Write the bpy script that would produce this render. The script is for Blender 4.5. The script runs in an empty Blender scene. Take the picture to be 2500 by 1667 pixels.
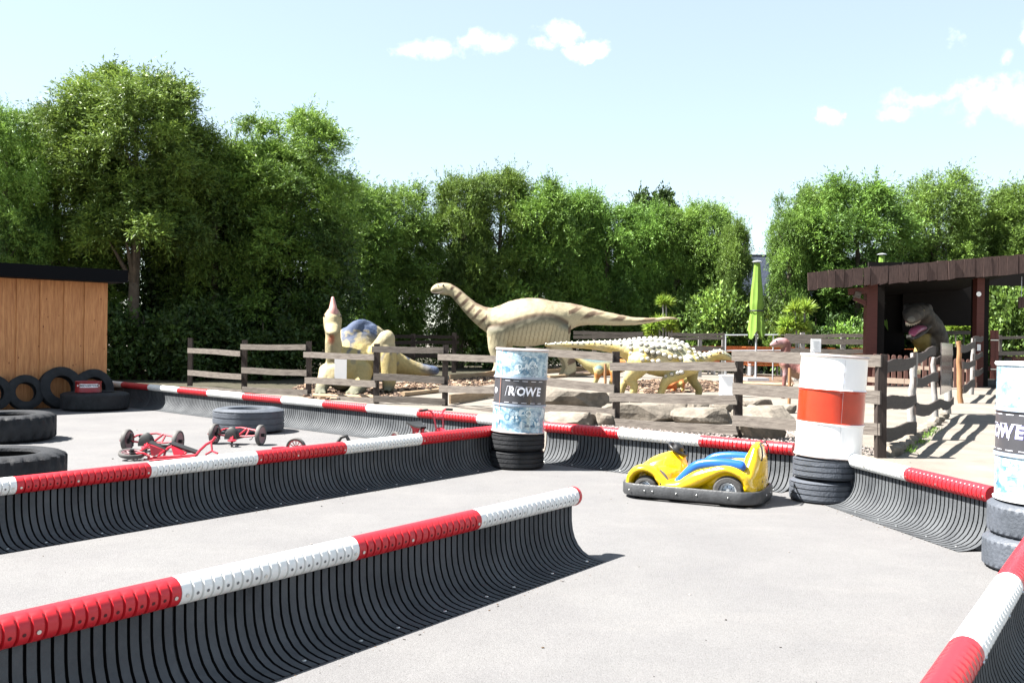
import bpy, bmesh, math, random
import numpy as np
from mathutils import Vector, Matrix, noise as mnoise
from mathutils.bvhtree import BVHTree
R=math.radians
S=bpy.context.scene
C=S.collection
# ---------------------------------------------------------------- camera
EYE=1.45; F=2300.0; PIT=R(-0.187); ROL=R(0.8)
_f=Vector((0,math.cos(PIT),math.sin(PIT))); _u=Vector((0,-math.sin(PIT),math.cos(PIT))); _r=Vector((1,0,0))
CR=_r*math.cos(ROL)+_u*math.sin(ROL); CU=-_r*math.sin(ROL)+_u*math.cos(ROL)
cd=bpy.data.cameras.new('camera'); cam=bpy.data.objects.new('camera',cd); C.objects.link(cam)
cd.sensor_width=36; cd.lens=F/2500*36; cd.clip_end=2000; cd.clip_start=.05
M=Matrix((CR,CU,-_f)).transposed().to_4x4(); M.translation=(0,0,EYE); cam.matrix_world=M
S.camera=cam
def ray(px,py): return _f+CR*((px-1250)/F)-CU*((py-833.5)/F)
def G(px,py,z=0.0):
    d=ray(px,py); t=(z-EYE)/d.z; return Vector((0,0,EYE))+d*t
def at(px,py,Y):
    d=ray(px,py); return Vector((0,0,EYE))+d*(Y/d.y)
def sc(Y): return F/Y            # pixels per metre at depth Y
# ---------------------------------------------------------------- world, sun, exposure
W=bpy.data.worlds.new('World'); S.world=W; W.use_nodes=True
SUN_EL=R(54.5); SUN_AZ=(-1.0,-0.08)   # where the sun stands, seen from above
nt=W.node_tree; nt.nodes.clear(); N=nt.nodes; L=nt.links
out=N.new('ShaderNodeOutputWorld'); bg=N.new('ShaderNodeBackground'); sky=N.new('ShaderNodeTexSky')
sky.sky_type='NISHITA'; sky.sun_disc=False; sky.sun_elevation=SUN_EL; sky.sun_rotation=math.atan2(SUN_AZ[0],SUN_AZ[1])
sky.air_density=1.0; sky.dust_density=.6; sky.ozone_density=1.0; sky.altitude=100
bg.inputs[1].default_value=0.05
tc=N.new('ShaderNodeTexCoord'); sep=N.new('ShaderNodeSeparateXYZ'); L.new(tc.outputs['Generated'],sep.inputs[0])
def mth(op,a,b=None,c=None):
    n=N.new('ShaderNodeMath'); n.operation=op
    for i,v in enumerate((a,b,c)):
        if v is None: continue
        if isinstance(v,(int,float)): n.inputs[i].default_value=v
        else: L.new(v,n.inputs[i])
    return n.outputs[0]
ym=mth('MAXIMUM',sep.outputs[1],0.05); AX=mth('DIVIDE',sep.outputs[0],ym); EL=mth('DIVIDE',sep.outputs[2],ym)
nz=N.new('ShaderNodeTexNoise'); nz.inputs['Scale'].default_value=26; nz.inputs['Detail'].default_value=7; nz.inputs['Roughness'].default_value=.6
L.new(tc.outputs['Generated'],nz.inputs['Vector'])
nz2=N.new('ShaderNodeTexNoise'); nz2.inputs['Scale'].default_value=9; nz2.inputs['Detail'].default_value=4
L.new(tc.outputs['Generated'],nz2.inputs['Vector'])
wrp=N.new('ShaderNodeTexNoise'); wrp.inputs['Scale'].default_value=17; wrp.inputs['Detail'].default_value=6; wrp.inputs['Roughness'].default_value=.65; L.new(tc.outputs['Generated'],wrp.inputs['Vector'])
sw=N.new('ShaderNodeSeparateColor'); L.new(wrp.outputs['Color'],sw.inputs[0])
AX=mth('ADD',AX,mth('MULTIPLY',mth('SUBTRACT',sw.outputs[0],.5),.075)); EL=mth('ADD',EL,mth('MULTIPLY',mth('SUBTRACT',sw.outputs[1],.5),.05))
acc=None
for (cx,cy,rx,ry,k) in [(1060,112,105,34,1),(1150,108,70,32,1),(1000,122,50,20,.9),(1355,70,52,28,1),(1310,98,36,20,1),(1430,118,42,20,.9),(2390,240,170,52,1),(2330,200,80,36,.9),(2480,225,80,50,1),(2270,225,110,36,1.1),(2180,255,70,24,.9),(2005,275,24,22,.9),(2330,78,40,24,.55),(2448,130,22,30,.5),(2490,60,20,40,.3)]:
    a0=(cx-1250)/F; e0=(826-cy)/F
    dx=mth('DIVIDE',mth('SUBTRACT',AX,a0),rx/F); dy=mth('DIVIDE',mth('SUBTRACT',EL,e0),ry/F)
    r2=mth('ADD',mth('MULTIPLY',dx,dx),mth('MULTIPLY',dy,dy))
    m=mth('MULTIPLY',mth('SUBTRACT',1.5,mth('SQRT',r2)),k*.85)
    acc=m if acc is None else mth('MAXIMUM',acc,m)
acc=mth('MAXIMUM',acc,0.0)
cl=mth('ADD',acc,mth('MULTIPLY',mth('SUBTRACT',nz.outputs[0],.55),3.6))
cl=mth('ADD',cl,mth('MULTIPLY',mth('SUBTRACT',nz2.outputs[0],.5),1.6))
mr=N.new('ShaderNodeMapRange'); mr.interpolation_type='SMOOTHSTEP'; L.new(cl,mr.inputs[0]); mr.inputs[1].default_value=.1; mr.inputs[2].default_value=1.7
gate=N.new('ShaderNodeMapRange'); L.new(acc,gate.inputs[0]); gate.inputs[1].default_value=0; gate.inputs[2].default_value=.25
cm=mth('MULTIPLY',mr.outputs[0],gate.outputs[0])
mix=N.new('ShaderNodeMix'); mix.data_type='RGBA'; L.new(cm,mix.inputs[0]); hz=N.new('ShaderNodeMix'); hz.data_type='RGBA'; hz.inputs[0].default_value=.42; L.new(sky.outputs[0],hz.inputs[6]); hz.inputs[7].default_value=(4.0,4.45,4.4,1); L.new(hz.outputs[2],mix.inputs[6]); mix.inputs[7].default_value=(7.6,7.7,7.8,1)
L.new(mix.outputs[2],bg.inputs[0]); L.new(bg.outputs[0],out.inputs[0])
sd=bpy.data.lights.new('sun','SUN'); sd.energy=5.0; sd.angle=R(.5); sd.color=(1,.965,.91)
so=bpy.data.objects.new('sun',sd); C.objects.link(so)
dv=Vector((SUN_AZ[0],SUN_AZ[1],0)).normalized()*math.cos(SUN_EL)+Vector((0,0,math.sin(SUN_EL)))
so.rotation_euler=dv.to_track_quat('Z','Y').to_euler()
S.view_settings.view_transform='Standard'; S.view_settings.look='None'; S.view_settings.exposure=2.4; S.view_settings.gamma=1
S.render.engine='CYCLES'
# ---------------------------------------------------------------- materials
MT={}
def mat(name,col,rough=.6,var=0.0,vs=8.0,col2=None,bump=0.0,bs=40.0,spec=.5,metal=0.0,stretch=None,attr=False,coat=0,emis=None):
    if name in MT: return MT[name]
    k_=1.0 if metal or name.startswith('white') else .80
    col=tuple(c*k_ for c in col); col2=tuple(c*k_ for c in col2) if col2 else None
    m=bpy.data.materials.new(name); m.use_nodes=True; t=m.node_tree; b=t.nodes['Principled BSDF']; MT[name]=m
    b.inputs['Base Color'].default_value=(*col,1); b.inputs['Roughness'].default_value=rough; b.inputs['Metallic'].default_value=metal
    b.inputs['Specular IOR Level'].default_value=spec
    if coat: b.inputs['Coat Weight'].default_value=coat; b.inputs['Coat Roughness'].default_value=.08
    c=t.nodes.new('ShaderNodeTexCoord'); mp=t.nodes.new('ShaderNodeMapping'); t.links.new(c.outputs['Object'],mp.inputs[0])
    if stretch: mp.inputs['Scale'].default_value=stretch
    base=None
    if attr:
        a=t.nodes.new('ShaderNodeAttribute'); a.attribute_name='Col'; base=a.outputs['Color']
    if var or col2:
        n=t.nodes.new('ShaderNodeTexNoise'); n.inputs['Scale'].default_value=vs; n.inputs['Detail'].default_value=6; n.inputs['Roughness'].default_value=.65
        t.links.new(mp.outputs[0],n.inputs['Vector'])
        rp=t.nodes.new('ShaderNodeMapRange'); rp.inputs[1].default_value=.32; rp.inputs[2].default_value=.68; t.links.new(n.outputs[0],rp.inputs[0])
        mx=t.nodes.new('ShaderNodeMix'); mx.data_type='RGBA'; t.links.new(rp.outputs[0],mx.inputs[0])
        if base is not None:
            mx.blend_type='MULTIPLY'; mx.inputs[7].default_value=(1-var,1-var,1-var,1); t.links.new(base,mx.inputs[6])
        else:
            mx.inputs[6].default_value=(*col,1); mx.inputs[7].default_value=(*(col2 or tuple(x*(1-var) for x in col)),1)
        base=mx.outputs[2]
    if base is not None: t.links.new(base,b.inputs['Base Color'])
    if bump:
        n=t.nodes.new('ShaderNodeTexNoise'); n.inputs['Scale'].default_value=bs; n.inputs['Detail'].default_value=4; t.links.new(mp.outputs[0],n.inputs['Vector'])
        bp=t.nodes.new('ShaderNodeBump'); bp.inputs['Strength'].default_value=bump; bp.inputs['Distance'].default_value=.02
        t.links.new(n.outputs[0],bp.inputs['Height']); t.links.new(bp.outputs[0],b.inputs['Normal'])
    if emis:
        b.inputs['Emission Color'].default_value=(*emis,1); b.inputs['Emission Strength'].default_value=1
    return m
def nodes_of(m): return m.node_tree.nodes, m.node_tree.links, m.node_tree.nodes['Principled BSDF']
RUB=mat('dusty_rubber',(.100,.106,.112),.7,0,3.5,(.052,.056,.061),.25,60,.15)
GAP_SHADE=mat('rubber_gap_shade',(.006,.006,.007),.9,0,1,None,0,1,.1)  # groove faces painted near-black to deepen the shade between the ribs
TYR=mat('tyre_rubber',(.030,.031,.034),.7,0,6,(.016,.017,.019),.3,50,.2)
TYRG=mat('grey_tyre_rubber',(.085,.095,.115),.55,0,5,(.05,.058,.07),.3,50,.45)
RED=mat('red_plastic',(.62,.016,.026),.42,.16,3.5,None,.05,20,.5)
WHI=mat('white_plastic',(.74,.735,.71),.45,.10,3.5,None,.05,20,.5)
HOLE=mat('dark_hole',(.09,.01,.012),.8)
HOLEW=mat('grey_hole',(.18,.18,.18),.8)
STL=mat('steel_bolt',(.6,.6,.58),.3,.2,30,None,0,1,.5,1.0)
WOOD=mat('weathered_wood',(.165,.145,.125),.85,0,7,(.075,.062,.054),.35,25,.3,stretch=(.6,6,6))
DWOOD=mat('dark_stained_wood',(.05,.036,.030),.75,0,7,(.022,.016,.014),.35,25,.3,stretch=(.6,6,6))
PALEP=mat('pale_debarked_wood',(.34,.33,.32),.85,0,6,(.22,.205,.19),.35,25,.3,stretch=(.6,5,5))
BROWNP=mat('brown_debarked_wood',(.36,.20,.10),.8,0,6,(.24,.12,.055),.35,25,.3,stretch=(.6,5,5))
REDW=mat('red_stained_wood',(.115,.032,.024),.6,.35,5,None,.2,25,.3,stretch=(.6,6,6))
BLK=mat('black_plastic',(.012,.012,.013),.45,0,1,None,0,1,.4)
MET=mat('painted_steel',(.45,.47,.5),.4,.1,10,None,0,1,.5,.5)
PAPER=mat('white_board',(.8,.8,.8),.5)
# ---------------------------------------------------------------- mesh helpers
def frame(t,side):
    t=t.normalized(); s=(side-t*side.dot(t))
    if s.length<1e-4: s=Vector((1,0,0))-t*t.x
    s.normalize(); return s,t.cross(s)
class MB:
    def __init__(s): s.v=[];s.f=[];s.m=[]
    def add(s,vs,fs,mi=0):
        o=len(s.v); s.v+= [tuple(x) for x in vs]; s.f+=[tuple(i+o for i in f) for f in fs]; s.m+=[mi]*len(fs); return s
    def box(s,c,d,rot=None,mi=0):
        c=Vector(c); vs=[Vector((x*d[0]/2,y*d[1]/2,z*d[2]/2)) for x in(-1,1) for y in(-1,1) for z in(-1,1)]
        if rot is not None: vs=[rot@v for v in vs]
        return s.add([v+c for v in vs],[(0,1,3,2),(4,6,7,5),(0,4,5,1),(2,3,7,6),(0,2,6,4),(1,5,7,3)],mi)
    def beam(s,p,q,w,h,side=Vector((0,0,1)),mi=0):
        p=Vector(p);q=Vector(q);t=(q-p).normalized();a,b=frame(t,Vector(side))
        vs=[e+a*x*h/2+b*y*w/2 for e in(p,q) for x,y in((-1,-1),(1,-1),(1,1),(-1,1))]
        return s.add(vs,[(0,1,2,3),(7,6,5,4),(0,4,5,1),(1,5,6,2),(2,6,7,3),(3,7,4,0)],mi)
    def tube(s,pts,r,n=10,mi=0,side=Vector((0,1,0)),cap=True,closed=False):
        pts=[Vector(p) for p in pts]; k=len(pts); rr=[r]*k if isinstance(r,(int,float)) else r; vs=[]
        for i,p in enumerate(pts):
            t=(pts[(i+1)%k] if closed else pts[min(i+1,k-1)])-(pts[i-1] if closed else pts[max(i-1,0)])
            a,b=frame(t,Vector(side)); ra=rr[i]; ra,rb=(ra if isinstance(ra,tuple) else (ra,ra))
            for j in range(n):
                th=2*math.pi*j/n; vs.append(p+a*math.cos(th)*ra+b*math.sin(th)*rb)
        fs=[]
        for i in range(k if closed else k-1):
            i2=(i+1)%k
            for j in range(n): fs.append((i*n+j,i*n+(j+1)%n,i2*n+(j+1)%n,i2*n+j))
        if cap and not closed: fs+=[tuple(range(n-1,-1,-1)),tuple((k-1)*n+j for j in range(n))]
        return s.add(vs,fs,mi)
    def lathe(s,prof,n=48,mi=0,c=(0,0,0),rot=None,fn=None):
        c=Vector(c); vs=[]
        for j in range(n):
            th=2*math.pi*j/n
            for i,(r,z) in enumerate(prof):
                if fn: r=fn(r,z,th,i)
                v=Vector((r*math.cos(th),r*math.sin(th),z)); v=rot@v if rot is not None else v; vs.append(v+c)
        k=len(prof); fs=[];ms=[]
        for j in range(n):
            for i in range(k-1):
                fs.append((j*k+i,((j+1)%n)*k+i,((j+1)%n)*k+i+1,j*k+i+1))
        o=len(s.v); s.v+=[tuple(x) for x in vs]; s.f+=[tuple(q+o for q in f) for f in fs]
        s.m+=[(mi[i] if isinstance(mi,(list,tuple)) else mi) for j in range(n) for i in range(k-1)]
        return s
    def disc(s,c,nrm,r,n=12,mi=0,r2=None):
        c=Vector(c); a,b=frame(Vector(nrm),Vector((.1,.2,1))); 
        vs=[c+a*math.cos(2*math.pi*j/n)*r+b*math.sin(2*math.pi*j/n)*(r2 or r) for j in range(n)]
        return s.add(vs,[tuple(range(n))],mi)
    def sphere(s,c,r,nu=10,nv=6,mi=0,rot=None):
        c=Vector(c); r=r if isinstance(r,(tuple,list)) else (r,r,r); vs=[];fs=[]
        for i in range(nv+1):
            ph=math.pi*i/nv
            for j in range(nu):
                th=2*math.pi*j/nu; v=Vector((r[0]*math.sin(ph)*math.cos(th),r[1]*math.sin(ph)*math.sin(th),r[2]*math.cos(ph)))
                if rot is not None: v=rot@v
                vs.append(c+v)
        for i in range(nv):
            for j in range(nu): fs.append((i*nu+j,(i+1)*nu+j,(i+1)*nu+(j+1)%nu,i*nu+(j+1)%nu))
        return s.add(vs,fs,mi)
    def mesh(s,name,mats,smooth=False):
        me=bpy.data.meshes.new(name); me.from_pydata(s.v,[],s.f)
        for m in (mats if isinstance(mats,(list,tuple)) else [mats]): me.materials.append(m)
        me.polygons.foreach_set('material_index',s.m)
        if smooth:
            me.polygons.foreach_set('use_smooth',[True]*len(s.f))
            try: me.set_sharp_from_angle(angle=R(40))
            except Exception: pass
        me.update(); return me
    def build(s,name,mats,parent=None,smooth=False):
        return link(name,s.mesh(name,mats,smooth),parent)
def link(name,me,parent=None,local=False):
    o=bpy.data.objects.new(name,me); C.objects.link(o)
    if parent is not None: adopt(o,parent,local)
    return o
def adopt(o,parent,local=False):
    o.parent=parent
    if not local: o.matrix_parent_inverse=wm(parent).inverted()
def wm(o):
    m=Matrix.LocRotScale(o.location,o.rotation_euler,o.scale)
    if o.parent: m=wm(o.parent)@o.matrix_parent_inverse@m
    return m
def tag(o,label=None,cat=None,group=None,kind=None):
    for k,v in(('label',label),('category',cat),('group',group),('kind',kind)):
        if v: o[k]=v
    return o
def thing(name,label,cat,loc=(0,0,0),rot=(0,0,0),group=None):
    o=bpy.data.objects.new(name,None); C.objects.link(o); o.location=loc; o.rotation_euler=rot; o.empty_display_size=.1
    return tag(o,label,cat,group)
KIDS=lambda o:[c for c in bpy.data.objects if c.parent==o]
def dup(root,loc,rot,label,group=None):
    def cp(o,par):
        c=o.copy(); C.objects.link(c)
        if par is not None: c.parent=par
        for k in KIDS(o):
            if k.name!=c.name: cp(k,c)
        return c
    r=cp(root,None); r.location=loc; r.rotation_euler=rot; r['label']=label
    if group: r['group']=group
    return r
def struct(name,mb,m,smooth=False):
    o=mb.build(name,m,None,smooth); o['kind']='structure'; return o
def wbeam(name,p,q,w,h,m,parent,seed=0,wav=0.0,nseg=1,rnd=False,side=Vector((0,0,1)),taper=1.0):
    """board/post modelled along local X so the grain follows it; h = extent along side, w = thickness"""
    p=Vector(p);q=Vector(q);t=(q-p);Ln=t.length;t.normalize(); a,b=frame(t,Vector(side))
    rs=random.Random(seed); mb=MB(); n=max(nseg,1)
    if rnd:
        pts=[Vector((Ln*i/n,(rs.random()-.5)*wav*2,(rs.random()-.5)*wav*2)) for i in range(n+1)]
        mb.tube(pts,[w/2*(1-(1-taper)*i/n)*(1+(rs.random()-.5)*.08) for i in range(n+1)],12,0,Vector((0,0,1)))
    else:
        vs=[]
        ph=rs.random()*6; ph2=rs.random()*6; A=wav
        for i in range(n+1):
            x=Ln*i/n; u=i/n*6.28*.9
            zt=h/2+A*math.sin(u+ph)+A*.5*(rs.random()-.5); zb=-h/2+A*math.sin(u*1.1+ph*.9+.4)+A*.6*(rs.random()-.5)
            vs+=[(x,-w/2,zb),(x,-w/2,zt),(x,w/2,zt),(x,w/2,zb)]
        fs=[(0,1,2,3),(4*n+3,4*n+2,4*n+1,4*n)]
        for i in range(n):
            for j in range(4): fs.append((4*i+j,4*i+4+j,4*i+4+(j+1)%4,4*i+(j+1)%4))
        mb.add(vs,fs)
    o=mb.build(name,m,None,rnd)
    mm=Matrix((t,-b,a)).transposed().to_4x4(); mm.translation=p
    if mm.to_3x3().determinant()<0:
        mm=Matrix((t,b,a)).transposed().to_4x4(); mm.translation=p
    loc,ro,sc_=mm.decompose(); o.location=loc; o.rotation_euler=ro.to_euler()
    if parent is not None: adopt(o,parent)
    return o
def evalmesh(o,name):
    dg=bpy.context.evaluated_depsgraph_get(); dg.update(); me=bpy.data.meshes.new_from_object(o.evaluated_get(dg)); me.name=name
    old=o.data; bpy.data.objects.remove(o); 
    return me
def text_mesh(txt,size,shear=0,bold=0,align='CENTER'):
    cu=bpy.data.curves.new('lettering','FONT'); cu.body=txt; cu.size=size; cu.shear=shear; cu.offset=bold; cu.align_x=align; cu.align_y='CENTER'; cu.extrude=0; cu.resolution_u=3
    o=bpy.data.objects.new('lettering',cu); C.objects.link(o); me=evalmesh(o,'lettering'); bpy.data.curves.remove(cu); return me
def remesh(mb,name,vox,mats,smooth_it=6,colf=None,disp=None):
    me=mb.mesh(name+'_src',mats); o=bpy.data.objects.new('tmp_src',me); C.objects.link(o)
    r=o.modifiers.new('r','REMESH'); r.mode='VOXEL'; r.voxel_size=vox; r.use_smooth_shade=True
    s=o.modifiers.new('s','SMOOTH'); s.iterations=smooth_it; s.factor=.5
    me2=evalmesh(o,name); bpy.data.meshes.remove(me)
    if not me2.materials:
        for m in (mats if isinstance(mats,(list,tuple)) else [mats]): me2.materials.append(m)
    if disp:
        co=[Vector(v.co) for v in me2.vertices]; nr=[Vector(v.normal) for v in me2.vertices]
        for i,v in enumerate(me2.vertices): v.co=co[i]+nr[i]*disp(co[i],nr[i])
    if colf:
        a=me2.color_attributes.new('Col','FLOAT_COLOR','POINT')
        nr=[Vector(v.normal) for v in me2.vertices]
        for i,v in enumerate(me2.vertices): a.data[i].color=(*[q*.66 for q in colf(v.co,nr[i])],1)
    me2.update(); return me2
def catmull(P,k=4):
    P=[np.array(p,float) for p in P]; out=[]
    for i in range(len(P)-1):
        p0=P[max(i-1,0)];p1=P[i];p2=P[i+1];p3=P[min(i+2,len(P)-1)]
        for j in range(k):
            t=j/k; out.append(.5*((2*p1)+(-p0+p2)*t+(2*p0-5*p1+4*p2-p3)*t*t+(-p0+3*p1-3*p2+p3)*t**3))
    out.append(P[-1]); return out
def loft(mb,secs,side=(0,1,0),n=16,k=4,mi=0):
    """secs: (x,y,z, r_side, r_other)"""
    Q=catmull(secs,k); pts=[Vector(q[:3]) for q in Q]; rr=[(max(q[3],.004),max(q[4],.004)) for q in Q]
    # rounded ends
    def endcap(p,d,r):
        return [(p+d*r[1]*a,(r[0]*b,r[1]*b)) for a,b in((.45,.85),(.8,.5),(.95,.15))]
    d0=(pts[0]-pts[1]).normalized(); d1=(pts[-1]-pts[-2]).normalized()
    m0=min(rr[0]); m1=min(rr[-1])
    a=[(pts[0]+d0*m0*x,(rr[0][0]*y,rr[0][1]*y)) for x,y in((.95,.2),(.75,.55),(.4,.88))]
    b=[(pts[-1]+d1*m1*x,(rr[-1][0]*y,rr[-1][1]*y)) for x,y in((.4,.88),(.75,.55),(.95,.2))]
    pts=[x[0] for x in a]+pts+[x[0] for x in b]; rr=[x[1] for x in a]+rr+[x[1] for x in b]
    mb.tube(pts,rr,n,mi,Vector(side))
    return mb
# ---------------------------------------------------------------- ground sheets
def poly(name,pts,z,m,sub=0):
    mb=MB(); mb.add([(x,y,z) for x,y in pts],[tuple(range(len(pts)))]); return struct(name,mb,m)
SAND=mat('bright_sand',(.235,.208,.178),.95,0,1.5,(.165,.144,.122),.5,120,.2)
n_,l_,b_=nodes_of(SAND)
big=MB(); big.add([(-400,-60,0),(400,-60,0),(400,600,0),(-400,600,0)],[(0,1,2,3)]); ground=struct('ground',big,SAND)
# asphalt: fine aggregate speckle plus faint large stains and tyre wear
ASP=bpy.data.materials.new('asphalt'); ASP.use_nodes=True; n_,l_,b_=nodes_of(ASP)
tcn=n_.new('ShaderNodeTexCoord')
def tn(scale,detail=5,rough=.6,vec=None,kind='ShaderNodeTexNoise'):
    n=n_.new(kind); n.inputs['Scale'].default_value=scale
    if kind=='ShaderNodeTexNoise': n.inputs['Detail'].default_value=detail; n.inputs['Roughness'].default_value=rough
    l_.new(vec or tcn.outputs['Object'],n.inputs['Vector']); return n
def ramp(src,a,b,c1,c2):
    r=n_.new('ShaderNodeValToRGB'); r.color_ramp.elements[0].position=a; r.color_ramp.elements[1].position=b
    r.color_ramp.elements[0].color=(*c1,1); r.color_ramp.elements[1].color=(*c2,1); l_.new(src,r.inputs[0]); return r.outputs[0]
def mixc(f,a,b,bt='MIX'):
    m=n_.new('ShaderNodeMix'); m.data_type='RGBA'; m.blend_type=bt
    for i,v in((0,f),(6,a),(7,b)):
        if isinstance(v,(int,float)): m.inputs[i].default_value=v
        elif isinstance(v,tuple): m.inputs[i].default_value=(*v,1)
        else: l_.new(v,m.inputs[i])
    return m.outputs[2]
c1=ramp(tn(90,4,.7).outputs[0],.35,.7,(.113,.1105,.1105),(.145,.142,.142))
c2=ramp(tn(1.1,6,.6).outputs[0],.3,.72,(.86,.86,.87),(1.02,1.02,1.01)); c3=ramp(tn(6,8,.75).outputs[0],.30,.62,(.94,.94,.94),(1.01,1.01,1.01)); c2=mixc(1.0,c2,c3,'MULTIPLY')
col=mixc(1.0,c1,c2,'MULTIPLY')
sp=ramp(tn(150,3,.6).outputs[0],.62,.68,(1,1,1),(.50,.48,.46)); col=mixc(1.0,col,sp,'MULTIPLY')
vo=tn(3.2,kind='ShaderNodeTexVoronoi'); dots=ramp(vo.outputs['Distance'],.012,.02,(.35,.33,.30),(1,1,1)); col=mixc(1.0,col,dots,'MULTIPLY')
mpp=n_.new('ShaderNodeMapping'); mpp.inputs['Scale'].default_value=(.35,1.8,1); mpp.inputs['Rotation'].default_value=(0,0,R(35)); l_.new(tcn.outputs['Object'],mpp.inputs[0])
st=ramp(tn(1.3,5,.6,mpp.outputs[0]).outputs[0],.55,.8,(1,1,1),(1.13,1.12,1.1)); col=mixc(1.0,col,st,'MULTIPLY')
l_.new(col,b_.inputs['Base Color']); b_.inputs['Roughness'].default_value=.9; b_.inputs['Specular IOR Level'].default_value=.25
bp=n_.new('ShaderNodeBump'); bp.inputs['Strength'].default_value=.5; bp.inputs['Distance'].default_value=.01; l_.new(tn(140,3,.6).outputs[0],bp.inputs['Height']); l_.new(bp.outputs[0],b_.inputs['Normal'])
HT=.40
JA=[(262,935.5),(301,939.3),(365.4,945.5),(435.2,952.5),(511,959.3),(595,967.6),(685.4,977),(789.3,986.5),(902.3,996.4),(1029.3,1008),(1170,1022.3)]
JB=[(32,1184.4),(362,1147.6),(627,1118.6),(845,1094),(1030.9,1073),(1227,1048.8)]
JC=[(423,1442.5),(859,1339.5),(1167,1269.7),(1397,1211)]
JD=[(1334,1041.5),(1507.4,1059),(1709,1076.4),(1939,1097)]
JE=[(2062,1119),(2225,1158),(2424,1207.5)]
JF=[(2461,1430),(2357,1594)]
def pl(J): return [G(x,y,HT).xy for x,y in J]
PA,PB,PC_,PD,PE,PF=map(pl,(JA,JB,JC,JD,JE,JF))
asph=[PA[0]+Vector((.1,.15)),PA[-1]+Vector((.15,.15)),PD[0]+Vector((.1,.15)),PD[-1]+Vector((.15,.1)),PE[0]+Vector((.1,.1)),PE[-1]+Vector((.12,.1)),(4.5,6.0),(9,-8),(-30,-8),(-30,17.2),(PA[0].x-3,PA[0].y+.5)]
poly('asphalt',[(p[0],p[1]) for p in asph],.004,ASP)
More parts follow.
